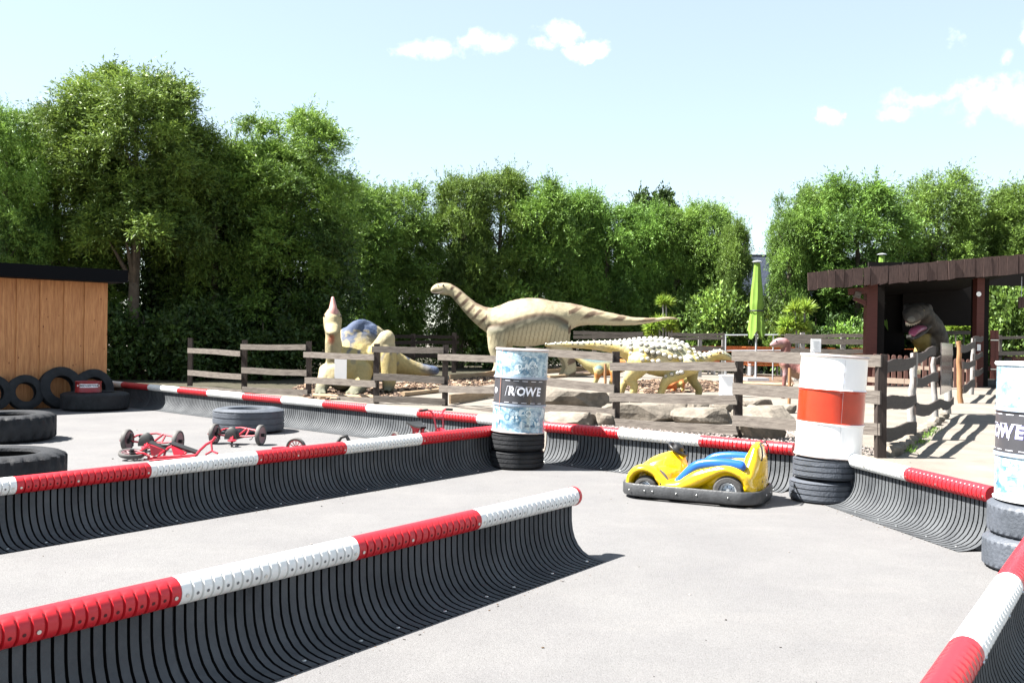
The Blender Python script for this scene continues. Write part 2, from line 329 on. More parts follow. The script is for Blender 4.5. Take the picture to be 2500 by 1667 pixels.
# ---------------------------------------------------------------- kart barriers
def barrier(label,P,cols,nside,pre=0,post=0,endcaps=(False,False),first_pitch=None,rings=20):
    d=(P[-1]-P[0]).normalized(); nrm=Vector((-d.y,d.x)); 
    if nrm.dot(Vector(nside))<0: nrm=-nrm
    t=[(p-P[0]).dot(d) for p in P]
    Lm=(t[-1]-t[0])/(len(t)-1); cols=list(cols)
    if first_pitch: Lm=first_pitch
    for i in range(pre): t.insert(0,t[0]-Lm); cols.insert(0,'R' if cols[0]=='W' else 'W')
    for i in range(post): t.append(t[-1]+Lm); cols.append('R' if cols[-1]=='W' else 'W')
    base=P[0]+d*t[0]
    root=thing('kart_barrier',label,'kart barrier',(base.x,base.y,0),group='red and white topped kart track barriers')
    def W3(s,n,z): q=P[0]+d*s+nrm*n; return Vector((q.x,q.y,z))
    r=.06
    # rubber profile (n,z), outside face first
    prof=[(.0,.36),(.0,.29),(.002,.235),(.010,.18),(.027,.13),(.054,.085),(.092,.049),(.14,.025),(.197,.013),(.265,.008)]
    for i in range(len(t)-1):
        s0,s1=t[i]+.0015,t[i+1]-.0015; Ls=s1-s0; nr=max(2,round(Ls/(Lm/rings)))
        # rubber panel with ribs
        mb=MB(); us=[]
        for k in range(nr):
            p=Ls/nr; g=.0115
            us+= [(s0+k*p,1),(s0+k*p+.0005,1),(s0+k*p+g,1),(s0+k*p+g+.001,0),(s0+(k+1)*p-.001,0)]
        us.append((s1,1))
        vs=[];K=len(prof)
        for (s,dp) in us:
            for j,(n,z) in enumerate(prof):
                j0=max(j-1,0);j1=min(j+1,K-1); tn_=Vector((prof[j1][0]-prof[j0][0],prof[j1][1]-prof[j0][1])).normalized()
                on=Vector((-tn_.y,tn_.x)); 
                if on.x<0: on=-on
                if on.y<0 and j>4: on=-on
                q=.016*dp
                vs.append(W3(s,n-on.x*q, max(z-on.y*q,.0045+ (0 if dp else .003))))
        fs=[]
        for a in range(len(us)-1):
            for j in range(K-1): fs.append((a*K+j,(a+1)*K+j,(a+1)*K+j+1,a*K+j+1))
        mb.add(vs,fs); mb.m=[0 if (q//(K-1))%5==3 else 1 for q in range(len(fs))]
        # back face
        o=len(vs); bk=[(-.022,.38),(-.022,.16),(-.01,.08),(.03,.02),(.07,.003)]
        for s in (s0,s1): mb.add([W3(s,n,z) for n,z in bk],[])
        nb=len(bk)
        mb.f+=[(o+j,o+nb+j,o+nb+j+1,o+j+1) for j in range(nb-1)]; mb.m+=[0]*(nb-1)
        # ends
        for s,fl in((s0,0),(s1,1)):
            e=[W3(s,n,z) for n,z in prof[:8]]+[W3(s,n,z) for n,z in reversed(bk)]
            mb.add(e,[tuple(range(len(e)))])
        pn=mb.build('rubber_panel',[RUB,GAP_SHADE],root,True)
        # tube cap: rings with grooves on the flanks
        mb=MB(); n=22; ring=[]; sub=6; xs=[]
        for k in range(nr):
            p=Ls/nr
            for f_,dp in((0.0,1),(.10,1),(.16,0),(.84,0),(.90,.0)): xs.append((s0+(k+f_)*p,dp))
        xs[0]=(s0,0); xs[1]=(s0+.002,0); xs.append((s1,0))
        vs=[]
        for s,dp in xs:
            for j in range(n):
                th=2*math.pi*j/n; cn,cz=math.cos(th),math.sin(th)
                w=min(1,max(0,(.86-cz)/.4)); rr=r-.012*dp*w
                if cz>.0: rr+=.0015*(1-abs(2*(((s-s0)/(Ls/nr))%1)-1))*0
                vs.append(W3(s,cn*rr,HT+cz*rr))
        fs=[]
        for a in range(len(xs)-1):
            for j in range(n): fs.append((a*n+j,a*n+(j+1)%n,(a+1)*n+(j+1)%n,(a+1)*n+j))
        fs+=[tuple(range(n-1,-1,-1)),tuple((len(xs)-1)*n+j for j in range(n))]
        mb.add(vs,fs,0)
        n3=Vector((nrm.x,nrm.y,0)); 
        bolts=[]
        for k in range(nr):
            s=s0+(k+.5)*Ls/nr; th=R(-12)
            dirv=n3*math.cos(th)+Vector((0,0,math.sin(th)))
            if k in (nr//2-1,nr//2): continue
            c=W3(s,0,HT)+dirv*(r+.0006)
            (bolts.append((c,dirv)) if k in (0,nr-1,nr//2-2) else mb.disc(c,dirv,.0075,8,1))
        cap=mb.build('tube_cap',[RED,HOLE] if cols[i]=='R' else [WHI,HOLEW],root,True)
        near=Vector((W3((s0+s1)/2,0,0))).length<12.5
        if near:
            for c,dv_ in bolts:
                q=MB(); q.tube([c-dv_*.001,c+dv_*.004],.0085,8,0,Vector((0,.3,1))); q.build('bolt',STL,cap)
        for k in (2,nr//2,nr-3):
            if near and nr>8:
                q=MB(); q.sphere(W3(s0+(k+.6)*Ls/nr,.195,.016),(.011,.011,.006),8,4); q.build('bolt',STL,pn)
    for e,(fl,s,sg) in enumerate(((endcaps[0],t[0],-1),(endcaps[1],t[-1],1))):
        if fl:
            mb=MB(); rad=r+.004
            rings_=[(0,rad),(.022,rad),(.032,rad*.93),(.037,rad*.7),(.038,.001)]; n=22
            vs=[W3(s+sg*x,math.cos(2*math.pi*j/n)*q,HT+math.sin(2*math.pi*j/n)*q) for x,q in rings_ for j in range(n)]
            fs=[(a*n+j,a*n+(j+1)%n,(a+1)*n+(j+1)%n,(a+1)*n+j) for a in range(len(rings_)-1) for j in range(n)]
            mb.add(vs,fs); mb.build('end_cap',RED if fl=='R' else WHI,root,True)
    return root
barrier('long lit barrier topped red and white running from the shed to the first drum',PA,'WRWRWRWRWR',(-1,-1),post=1)
barrier('shaded barrier topped red and white in front of the red trikes',PB,'RWRWR',(1,-1),pre=2,first_pitch=(PB[-2]-PB[0]).length/4)
barrier('nearest barrier, dark ribs under a red and white top with a free red capped end',PC_,'WRW',(1,-1),pre=2,endcaps=(False,'R'))
barrier('barrier with red and white top behind the yellow kart, between two oil drums',PD,'RWR',(-1,-1),first_pitch=1.0)
barrier('short lit barrier of one white and one red top section right of the white drum',PE,'WR',(-1,0),endcaps=('W',False))
barrier('barrier in the lower right corner seen over its red and white top',PF,'W',(1,-1),pre=2,post=2)
# ---------------------------------------------------------------- tyres and drums
def tyre_mesh(Ro,Ri,w,m,kind='road',n=64):
    mb=MB(); h=w/2
    prof=[(Ri,-h*.75),(Ri+.01,-h*.92),((Ro+Ri)/2,-h),(Ro-.05*Ro/.5,-h*.93),(Ro-.012,-h*.80)]
    if kind=='road':
        for gz in(-.5,-.17,.17,.5):
            prof+=[(Ro-.002,(gz-.045)*w*.72),(Ro-.012,(gz-.035)*w*.72),(Ro-.012,(gz+.035)*w*.72),(Ro-.002,(gz+.045)*w*.72)]
    else:
        prof+=[(Ro,z*w) for z in(-.36,-.25,-.12,0,.12,.25,.36)]
    prof+=[(Ro-.012,h*.80),(Ro-.05*Ro/.5,h*.93),((Ro+Ri)/2,h),(Ri+.01,h*.92),(Ri,h*.75)]
    t=.018; prof+=[(Ri+.012,h*.70),((Ro+Ri)/2,h*.90),(Ro-.04,h*.6),(Ro-.035,0),(Ro-.04,-h*.6),((Ro+Ri)/2,-h*.90),(Ri+.012,-h*.70),(Ri,-h*.75)]
    npf=len(prof); k0=3; k1=npf-8-3
    def fn(r,z,th,i):
        if kind=='lug' and k0<=i<=k1 and r>Ro-.06:
            az=abs(z)/h; s=math.sin(th*26+(3.14 if z>0 else 0)+abs(z)*8)
            if s<-.25 and az>.35: return r-.028
        if kind=='block' and i in range(k0,k1+1) and r>Ro-.004:
            s=math.sin(th*40+z*40)
            if s<-.72: return r-.007
        if kind=='road' and r>Ro-.004 and abs(z)>w*.3:
            if math.sin(th*70)<-.8: return r-.006
        return r
    mb.lathe(prof,n if kind=='road' else 160,0,fn=fn)
    return mb.mesh('tyre',m,True)
def tyre(me,loc,rot,label,group=None):
    o=link('tyre',me); o.location=loc; o.rotation_euler=rot; return tag(o,label,'tyre',group)
T_CAR=tyre_mesh(.305,.19,.20,TYR,'road',140); T_CARG=tyre_mesh(.305,.19,.20,TYRG,'road',140); T_CARB=tyre_mesh(.325,.19,.225,TYRG,'block')
T_LUG=tyre_mesh(.60,.34,.36,TYR,'lug'); T_LUG2=tyre_mesh(.60,.36,.34,TYR,'lug')
T_TRUCK=tyre_mesh(.52,.30,.36,TYRG,'road',120); T_WALL=tyre_mesh(.46,.25,.26,TYR,'road',72); T_FLAT=tyre_mesh(.60,.32,.34,TYR,'block')
DR=.2925; DH=.88
def drum_profile():
    p=[(0.001,.02),(DR-.012,.02),(DR,.0),(DR+.006,.008),(DR,.022)]
    for a,b in((.02,.285),(.305,.575),(.595,.855)):
        nst=6
        p+= [(DR,a+(b-a)*i/nst) for i in range(1,nst)]
        if b<.8: p+=[(DR,b-.006),(DR+.009,b+.004),(DR+.009,b+.014),(DR,b+.022)]
    p+=[(DR,.86),(DR+.008,.868),(DR+.008,.88),(DR-.002,.882),(DR-.014,.866),(0.001,.862)]
    return p
def drum(loc,lean,mats3,rimm,label,zs=1.045):
    root=thing('oil_drum',label,'oil drum',loc,(0,lean,0)); root.scale=(1,1,zs)
    p=drum_profile(); mi=[]
    for i in range(len(p)-1):
        z=(p[i][1]+p[i+1][1])/2
        mi.append(0 if z<.30 else 1 if z<.59 else 2)
    mb=MB(); mb.lathe(p,64,mi); me=mb.mesh('barrel_body',mats3,True); o=link('barrel_body',me,root,True)
    q=MB(); q.lathe([(DR-.016,.864),(DR-.010,.889),(DR+.007,.891),(DR+.013,.880),(DR+.009,.868)],64); link('rim',q.mesh('rim',rimm,True),root,True)
    q=MB(); q.lathe([(DR+.001,-.002),(DR+.009,.0),(DR+.011,.010),(DR+.005,.016)],64); link('rim',q.mesh('rim',rimm,True),root,True)
    return root
def wrapdecal(me,ang,z,rad,name,m,parent,sx=1,sz=1):
    """bend a flat mesh (x right, y up) round the drum; ang = direction it faces"""
    for v in me.vertices:
        x,y=v.co.x*sx,v.co.y*sz; a=ang+x/rad; v.co=(math.cos(a)*rad,math.sin(a)*rad,z+y)
    me.materials.clear(); me.materials.append(m); me.update()
    return link(name,me,parent,True)
def flat(pts):
    me=bpy.data.meshes.new('decal'); me.from_pydata([(x,y,0) for x,y in pts],[],[tuple(range(len(pts)))]); return me
def strip(x0,x1,y0,y1,n=24):
    vs=[];fs=[]
    for i in range(n+1):
        x=x0+(x1-x0)*i/n; vs+=[(x,y0,0),(x,y1,0)]
    for i in range(n): fs.append((2*i,2*i+2,2*i+3,2*i+1))
    me=bpy.data.meshes.new('decal'); me.from_pydata(vs,[],fs); return me
def ringm(cx,cy,r0,r1,n=20,sq=1.0,a0=0,a1=6.2832):
    vs=[];fs=[]
    for i in range(n+1):
        t=a0+(a1-a0)*i/n; vs+=[(cx+math.cos(t)*r0*sq,cy+math.sin(t)*r0,0),(cx+math.cos(t)*r1*sq,cy+math.sin(t)*r1,0)]
    for i in range(n): fs.append((2*i,2*i+1,2*i+3,2*i+2))
    me=bpy.data.meshes.new('decal'); me.from_pydata(vs,[],fs); return me
def collage(name,scale=7,seed=0):
    m=bpy.data.materials.new(name); m.use_nodes=True; global n_,l_,b_,tcn
    n_,l_,b_=nodes_of(m); tcn=n_.new('ShaderNodeTexCoord')
    mp=n_.new('ShaderNodeMapping'); mp.inputs['Location'].default_value=(seed,seed*.7,seed*.3); mp.inputs['Scale'].default_value=(1,1,1.6); l_.new(tcn.outputs['Object'],mp.inputs[0])
    v=tn(scale,vec=mp.outputs[0],kind='ShaderNodeTexVoronoi'); v.distance='CHEBYCHEV'; v.inputs['Randomness'].default_value=.75; nz=tn(scale*2.6,7,.75,mp.outputs[0])
    v2=tn(scale*2.3,vec=mp.outputs[0],kind='ShaderNodeTexVoronoi'); v2.distance='MANHATTAN'; sv=n_.new('ShaderNodeSeparateColor'); l_.new(v2.outputs['Color'],sv.inputs[0]); s1=n_.new('ShaderNodeSeparateColor'); l_.new(v.outputs['Color'],s1.inputs[0])
    a=ramp(s1.outputs[0],.1,.9,(.07,.19,.30),(.34,.48,.54)); b=ramp(nz.outputs[0],.40,.60,(.03,.09,.15),(.56,.66,.69)); e=ramp(sv.outputs[1],.3,.8,(.05,.15,.24),(.50,.60,.65))
    c=mixc(.45,a,b); c=mixc(.35,c,e)
    l_.new(c,b_.inputs['Base Color']); b_.inputs['Roughness'].default_value=.3; b_.inputs['Coat Weight'].default_value=.3
    return m
COL1=collage('blue_collage_wrap',7,3.1); COL2=collage('pale_blue_collage_wrap',5,8.4)
BAND=mat('charcoal_wrap',(.055,.055,.062),.35,.2,9); WLET=mat('white_lettering',(.75,.77,.85),.4); BLET=mat('blue_lettering_edge',(.12,.11,.42),.4)
NAVY=mat('navy_print',(.07,.14,.22),.35); PALE=mat('pale_print',(.66,.76,.80),.35); STRAP=mat('rusty_seam',(.36,.16,.11),.6,.3,20)
WPAINT=mat('white_drum_paint',(.80,.80,.79),.22,.06,4,None,.04,12,.5,coat=.3); OPAINT=mat('orange_drum_paint',(.50,.035,.008),.28,.25,4,None,.04,12,.5,coat=.3)
RIMM=mat('pinkish_steel_rim',(.55,.47,.45),.4,.2,10); RIMB=mat('blue_grey_band',(.30,.36,.45),.4)
def wheel_print(root,ang,cx,cz,r,m1):
    rad=DR+.0016
    for a,b in((.92,1.0),(.6,.66),(.3,.36)): wrapdecal(ringm(cx,0,r*a,r*b),ang,cz,rad,'printed_wheel',m1,root)
    for i in range(10):
        t=i*.628; p=[(cx+math.cos(t+o)*r*q,math.sin(t+o)*r*q) for q,o in((1.0,-.12),(1.14,-.10),(1.14,.10),(1.0,.12))]
        wrapdecal(flat(p),ang,cz,rad,'printed_wheel',m1,root)
def rowe(root,ang,size,outline,sx=1.0):
    rad=DR+.0025; 
    for i,ch in enumerate('ROWE'):
        x=(-1.5+i)*.098*sx
        if outline:
            me=text_mesh(ch,size,.12,.0065); wrapdecal(me,ang+x/rad,.44,rad-.0008,'letter_edge',BLET,root)
        me=text_mesh(ch,size,.12,.0035); wrapdecal(me,ang+x/rad,.44,rad,'letter',WLET,root)
        # thin printed bracket left and above each letter
        x0,y0=x-.052,.052
        for q in ([(x0-.022,-.05),(x0-.019,-.05),(x0+.004,y0),(x0+.001,y0)],[(x0+.001,y0),(x0+.001,y0+.003),(x0+.07,y0+.003),(x0+.07,y0)]):
            wrapdecal(flat(q),ang,.44,rad,'letter_bracket',WLET,root)
    for z in(.325,.553):
        for i in range(5): wrapdecal(strip(-.24+i*.10,-.18+i*.10,-.002,.002,4),ang,z,rad-.0008,'printed_line',WLET,root)
def facing(loc): return math.atan2(-loc.y,-loc.x)
# first drum (between barriers A/B/D)
g1=G(1262,1149); ty=.2
for i,(dx,me) in enumerate(((0,T_CAR),(.005,T_CAR))):
    tyre(me,(g1.x+dx,g1.y+.28,.104+.2*i),(0,0,.5*i),['lower dark car tyre under the lettered drum in the centre','upper dark car tyre directly under the lettered drum in the centre'][i],'tyres under the oil drums')
d1=Vector((g1.x+.005,g1.y+.28,.405))
dr1=drum(d1,R(2.6),[COL1,BAND,COL1],RIMM,'oil drum with blue collage wrap and ROWE band, centre of photo where barriers meet')
fa=facing(d1)
rowe(dr1,fa+.20,.118,False,1.1)
wrapdecal(strip(-.004,.004,-.42,.43,2),fa-.82,.44,DR+.0105,'seam',STRAP,dr1)
for z0 in(.285,.575):
    wrapdecal(strip(-.91,.91,-.012,.012,64),fa,z0+.012,DR+.0098,'steel_band',RIMB,dr1); 
wrapdecal(ringm(0,0,.018,.032,16,1),fa-1.15,.44,DR+.002,'round_emblem',WLET,dr1)
wheel_print(dr1,fa,.14,.665,.055,NAVY); wheel_print(dr1,fa,.05,.655,.032,NAVY)
wrapdecal(flat([(.03,.04),(.08,.06),(.10,.10),(.16,.10),(.19,.05),(.15,.045),(.12,.03)]),fa,.66,DR+.0012,'printed_tractor',PALE,dr1)
wrapdecal(flat([(-.02,.0),(.0,.05),(.05,.065),(.13,.06),(.17,.03),(.18,-.02),(.16,-.045),(.0,-.045)]),fa+.12,.10,DR+.0012,'printed_car',PALE,dr1)
for x in(-.0,.07): wrapdecal(strip(x+.035,x+.085,.0,.022,6),fa+.12,.075,DR+.0018,'printed_grille',NAVY,dr1)
wheel_print(dr1,fa,.10,.215,.034,NAVY); wheel_print(dr1,fa,-.08,.21,.03,NAVY)
def scribble(root,ang,seed,n,dk,lt):
    r=random.Random(seed)
    for i in range(n):
        band=i%2; z=r.uniform(.06,.25) if band else r.uniform(.63,.82); x=r.uniform(-.34,.34); w=r.uniform(.02,.06); h=r.uniform(.01,.035); m=dk if r.random()<.55 else lt
        k=r.random()
        if k<.55:
            pts=[(x-w,-h),(x-w*r.uniform(.6,1),h*r.uniform(.2,1)),(x-w*.2,h*r.uniform(.8,1.4)),(x+w*r.uniform(.3,.8),h),(x+w,-h*r.uniform(.2,1))]
            wrapdecal(flat(pts),ang,z,DR+.0008+.00005*i,'printed_shape',m,root)
        elif k<.8: wrapdecal(ringm(x,0,h*.8,h*1.15,14),ang,z,DR+.0008+.00005*i,'printed_wheel',m,root)
        else: wrapdecal(strip(x-w,x+w,-.0015,.0015,6),ang,z,DR+.0008+.00005*i,'printed_line',dk,root)
scribble(dr1,fa,3,46,mat('mid_blue_print',(.10,.24,.36),.35),PALE)
# white drum
g2=G(1997,1233); c2=Vector((g2.x+.135,g2.y+.27,0))
tyre(T_CARG,(c2.x,c2.y,.104),(0,0,.2),'lower grey car tyre under the white and orange drum','tyres under the oil drums')
tyre(T_CARG,(c2.x+.03,c2.y,.306),(0,R(1.5),1.2),'upper grey car tyre directly under the white and orange drum','tyres under the oil drums')
dr2=drum((c2.x+.035,c2.y,.410),R(3.2),[WPAINT,OPAINT,WPAINT],RIMM,'white oil drum with orange middle band standing right of the yellow kart')
wrapdecal(strip(-.0012,.0012,-.41,.41,2),facing(c2)+.32,.44,DR+.0015,'seam',mat('seam_grey',(.5,.48,.47),.5),dr2)
rs=random.Random(4)
for i in range(9):
    x=.085+rs.uniform(-.012,.012); z=.60+i*.02; w_=rs.uniform(.004,.012)
    wrapdecal(flat([(x-w_,0),(x,-.012),(x+w_,.004),(x+w_*.5,.018)]),facing(c2),z+.0,DR+.0016,'paint_flake',WLET,dr2)
# right-hand drum
g3=G(2503,1415); c3=Vector((g3.x+.255,g3.y+.27,0))
tyre(T_CARB,(c3.x-.035,c3.y-.01,.113),(0,0,.3),'lower block tread tyre under the drum at the right edge','tyres under the oil drums')
tyre(T_CARB,(c3.x,c3.y,.336),(0,R(-2),.9),'upper block tread tyre under the drum at the right edge','tyres under the oil drums')
dr3=drum((c3.x+.01,c3.y,.452),R(.4),[COL2,BAND,COL2],WHI,'oil drum with pale blue collage wrap and cut off ROWE band at the right edge',1.0)
f3=facing(c3)-.0; rowe(dr3,f3-1.08,.108,True,1.08)
for z0 in(.285,.575): wrapdecal(strip(-.91,.91,-.012,.012,64),f3,z0+.012,DR+.0098,'steel_band',RIMB,dr3)
wheel_print(dr3,f3,-.07,.10,.06,mat('faint_print',(.3,.45,.58),.4)); 
wrapdecal(flat([(-.11,-.03),(-.11,.04),(-.03,.055),(-.03,-.03)]),f3,.22,DR+.0012,'printed_box',mat('faint_print',(.3,.45,.58),.4),dr3)
scribble(dr3,f3-.2,8,40,mat('faint_print',(.3,.45,.58),.4),PALE)
# big tyres lying on the asphalt
def gy(px,py): return G(px,py)
t1=G(583,1062); tyre(T_TRUCK,(t1.x,t1.y+.50,.184),(0,0,0),'large grey ribbed truck tyre lying flat beside the lit barrier','large tyres lying on the asphalt')
t2=G(20,1087); tyre(T_LUG,(t2.x-.33,t2.y+.58,.184),(R(.5),R(-.5),.3),'big black lugged tyre lying flat near the left edge, the farther of two','large tyres lying on the asphalt')
t3=G(30,1215); tyre(T_LUG2,(t3.x-.42,t3.y+.50,.174),(0,R(.5),1.0),'big black lugged tyre lying flat behind the shaded barrier, nearest the left corner','large tyres lying on the asphalt')
# ---------------------------------------------------------------- foliage
def leafmat(name,a,b,tr=.35):
    m=bpy.data.materials.new(name); m.use_nodes=True; global n_,l_,b_,tcn
    n_,l_,b_=nodes_of(m); tcn=n_.new('ShaderNodeTexCoord'); at_=n_.new('ShaderNodeAttribute'); at_.attribute_name='lv'
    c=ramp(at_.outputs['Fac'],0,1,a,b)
    oi=n_.new('ShaderNodeObjectInfo'); hv=n_.new('ShaderNodeHueSaturation')
    mh=n_.new('ShaderNodeMapRange'); mh.inputs[3].default_value=.494; mh.inputs[4].default_value=.514; l_.new(oi.outputs['Random'],mh.inputs[0]); l_.new(mh.outputs[0],hv.inputs['Hue'])
    mv=n_.new('ShaderNodeMapRange'); mv.inputs[3].default_value=.85; mv.inputs[4].default_value=1.15; l_.new(oi.outputs['Random'],mv.inputs[0]); l_.new(mv.outputs[0],hv.inputs['Value']); l_.new(c,hv.inputs['Color'])
    l_.new(hv.outputs[0],b_.inputs['Base Color']); b_.inputs['Roughness'].default_value=.5; b_.inputs['Specular IOR Level'].default_value=.25
    t=n_.new('ShaderNodeBsdfTranslucent'); g=n_.new('ShaderNodeHueSaturation'); g.inputs['Value'].default_value=1.3; g.inputs['Hue'].default_value=.485; l_.new(hv.outputs[0],g.inputs['Color']); l_.new(g.outputs[0],t.inputs[0])
    mx=n_.new('ShaderNodeMixShader'); mx.inputs[0].default_value=tr; l_.new(b_.outputs[0],mx.inputs[1]); l_.new(t.outputs[0],mx.inputs[2])
    o=[x for x in n_ if x.type=='OUTPUT_MATERIAL'][0]; l_.new(mx.outputs[0],o.inputs[0]); return m
LEAF=leafmat('willow_leaves',(.009,.029,.008),(.20,.325,.055),.22); LEAFD=leafmat('dark_broad_leaves',(.012,.028,.008),(.055,.095,.018),.18); LEAFY=leafmat('yucca_leaves',(.10,.17,.02),(.26,.36,.05),.3)
BARK=mat('bark',(.13,.105,.08),.9,0,6,(.06,.05,.04),.6,18,.2)
def leafmesh(name,P,D,Wd,Ln,m,lv,rng):
    """P base points, D direction (unit), Ln length, Wd width : kite shaped leaves"""
    n=len(P); rv=rng.normal(size=(n,3)); s=np.cross(D,rv); s/=np.linalg.norm(s,axis=1)[:,None]+1e-9
    nrm=np.cross(D,s)
    a=P; b=P+D*(Ln*.45)[:,None]+s*(Wd/2)[:,None]+nrm*(Ln*.04)[:,None]; c=P+D*Ln[:,None]-nrm*(Ln*.05)[:,None]; d=P+D*(Ln*.45)[:,None]-s*(Wd/2)[:,None]+nrm*(Ln*.04)[:,None]
    V=np.stack([a,b,c,d],1).reshape(-1,3).astype(np.float32)
    me=bpy.data.meshes.new(name); me.vertices.add(4*n); me.vertices.foreach_set('co',V.ravel())
    me.loops.add(4*n); me.loops.foreach_set('vertex_index',np.arange(4*n,dtype=np.int32)); me.polygons.add(n)
    me.polygons.foreach_set('loop_start',np.arange(0,4*n,4,dtype=np.int32)); me.polygons.foreach_set('loop_total',np.full(n,4,np.int32))
    at_=me.attributes.new('lv','FLOAT','FACE'); at_.data.foreach_set('value',lv.astype(np.float32))
    me.materials.append(m); me.update(calc_edges=True); return me
def crown(name,H,Rr,seed,zlo=.08,nl=90,shoots=34,leaves=11,m=None,up=.55,lsize=.13,top=1.0,asp=.26,lk=.85):
    rng=np.random.default_rng(seed); Ps=[];Ds=[];Ls=[];lvs=[]
    prof=lambda t: (0.55+.45*math.sin(min(1,max(0,(t-.0)/.62))*1.57)) if t<.7 else math.cos((t-.7)/.30*1.2)**.55
    wob=rng.uniform(.60,1.2,size=(6,8))
    for i in range(nl):
        t=rng.uniform(zlo,1)**.9; ang=rng.uniform(0,6.283); w=wob[int(t*5.99),int(ang/6.284*8)]
        rad=Rr*max(prof(t),.18)*w*math.sqrt(rng.uniform(.25,1)); lr=rng.uniform(.26,.50)*Rr*lk
        c=np.array([math.cos(ang)*rad*.85,math.sin(ang)*rad*.85,t*(H-lr*1.1)])
        tone=rng.uniform(0,1)
        d=rng.normal(size=(shoots,3)); d[:,2]+=up; d+= np.array([math.cos(ang),math.sin(ang),0])*.5; d/=np.linalg.norm(d,axis=1)[:,None]
        L=lr*rng.uniform(.75,1.45,shoots)
        if t>.7: L*=1.1+.9*rng.uniform(0,1,shoots)*(rng.uniform(0,1,shoots)>.75)
        for k in range(leaves):
            f=.42+.58*(k+rng.uniform(0,1,shoots))/leaves
            bend=np.zeros((shoots,3)); bend[:,2]=-.18*f*f*L
            P=c+d*(L*f)[:,None]+bend+rng.normal(size=(shoots,3))*.02*Rr/1.5
            dd=d*.8+rng.normal(size=(shoots,3))*.65; dd[:,2]-=.1; dd/=np.linalg.norm(dd,axis=1)[:,None]
            Ps.append(P);Ds.append(dd);Ls.append(rng.uniform(.7,1.35,shoots)*lsize); lvs.append(np.clip(.02+.65*tone*rng.uniform(.5,1.3,shoots)+.38*t*f,0,1))  # leaf colour lightens toward crown top and shoot tips, painting in the sunlight
    P=np.concatenate(Ps);D=np.concatenate(Ds);L_=np.concatenate(Ls)
    return leafmesh(name,P,D,L_*asp,L_,m or LEAF,np.concatenate(lvs),rng)
def trunkmesh(H,r,seed,branches=5,lean=.04):
    rs=random.Random(seed); mb=MB(); x=y=0; pts=[];rr=[]
    for i in range(9):
        t=i/8; pts.append((x,y,H*.8*t)); rr.append(r*(1.25 if i==0 else 1)*(1-.7*t)); x+=rs.uniform(-lean,lean)*H*.12; y+=rs.uniform(-lean,lean)*H*.12
    mb.tube(pts,rr,10,0,Vector((1,0,0)))
    for b in range(branches):
        i=rs.randint(3,7); p=Vector(pts[i]); a=rs.uniform(0,6.28); q=p; pp=[p];rb=[rr[i]*.6]
        for k in range(4): q=q+Vector((math.cos(a)*.22,math.sin(a)*.22,.32))*(H/8)*rs.uniform(.7,1.2); pp.append(q); rb.append(rr[i]*.6*(1-(k+1)/5))
        mb.tube(pp,rb,7,0,Vector((1,.3,0)))
    return mb.mesh('trunk',BARK,True)
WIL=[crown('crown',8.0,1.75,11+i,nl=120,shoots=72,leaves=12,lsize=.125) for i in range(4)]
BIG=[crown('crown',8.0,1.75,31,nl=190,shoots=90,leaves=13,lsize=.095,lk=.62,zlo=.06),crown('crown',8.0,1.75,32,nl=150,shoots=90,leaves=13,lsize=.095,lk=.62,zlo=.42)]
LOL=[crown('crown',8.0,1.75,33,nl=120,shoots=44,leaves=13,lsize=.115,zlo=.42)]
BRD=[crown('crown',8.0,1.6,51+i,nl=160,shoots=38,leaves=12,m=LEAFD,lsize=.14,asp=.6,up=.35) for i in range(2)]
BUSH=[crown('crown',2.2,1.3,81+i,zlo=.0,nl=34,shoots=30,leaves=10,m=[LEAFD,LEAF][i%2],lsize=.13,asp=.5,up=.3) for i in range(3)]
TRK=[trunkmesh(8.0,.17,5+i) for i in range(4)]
def tree(px,py,wpx,Y,kind,var,label,rot=0.0,name='willow_tree',group='willow trees forming the hedge behind the park',cat='tree'):
    b=at(px,900,Y); H=at(px,py,Y).z; w=wpx/sc(Y)
    root=thing(name,label,cat,(b.x,b.y,0),(0,0,rot),group)
    s=H/8.35; r=w/2/1.45
    c=link('crown',kind[var],root,True); c.scale=(r,r,s); t=link('trunk',TRK[(var+int(px))%4],root,True); t.scale=(s,s,s)
    return root
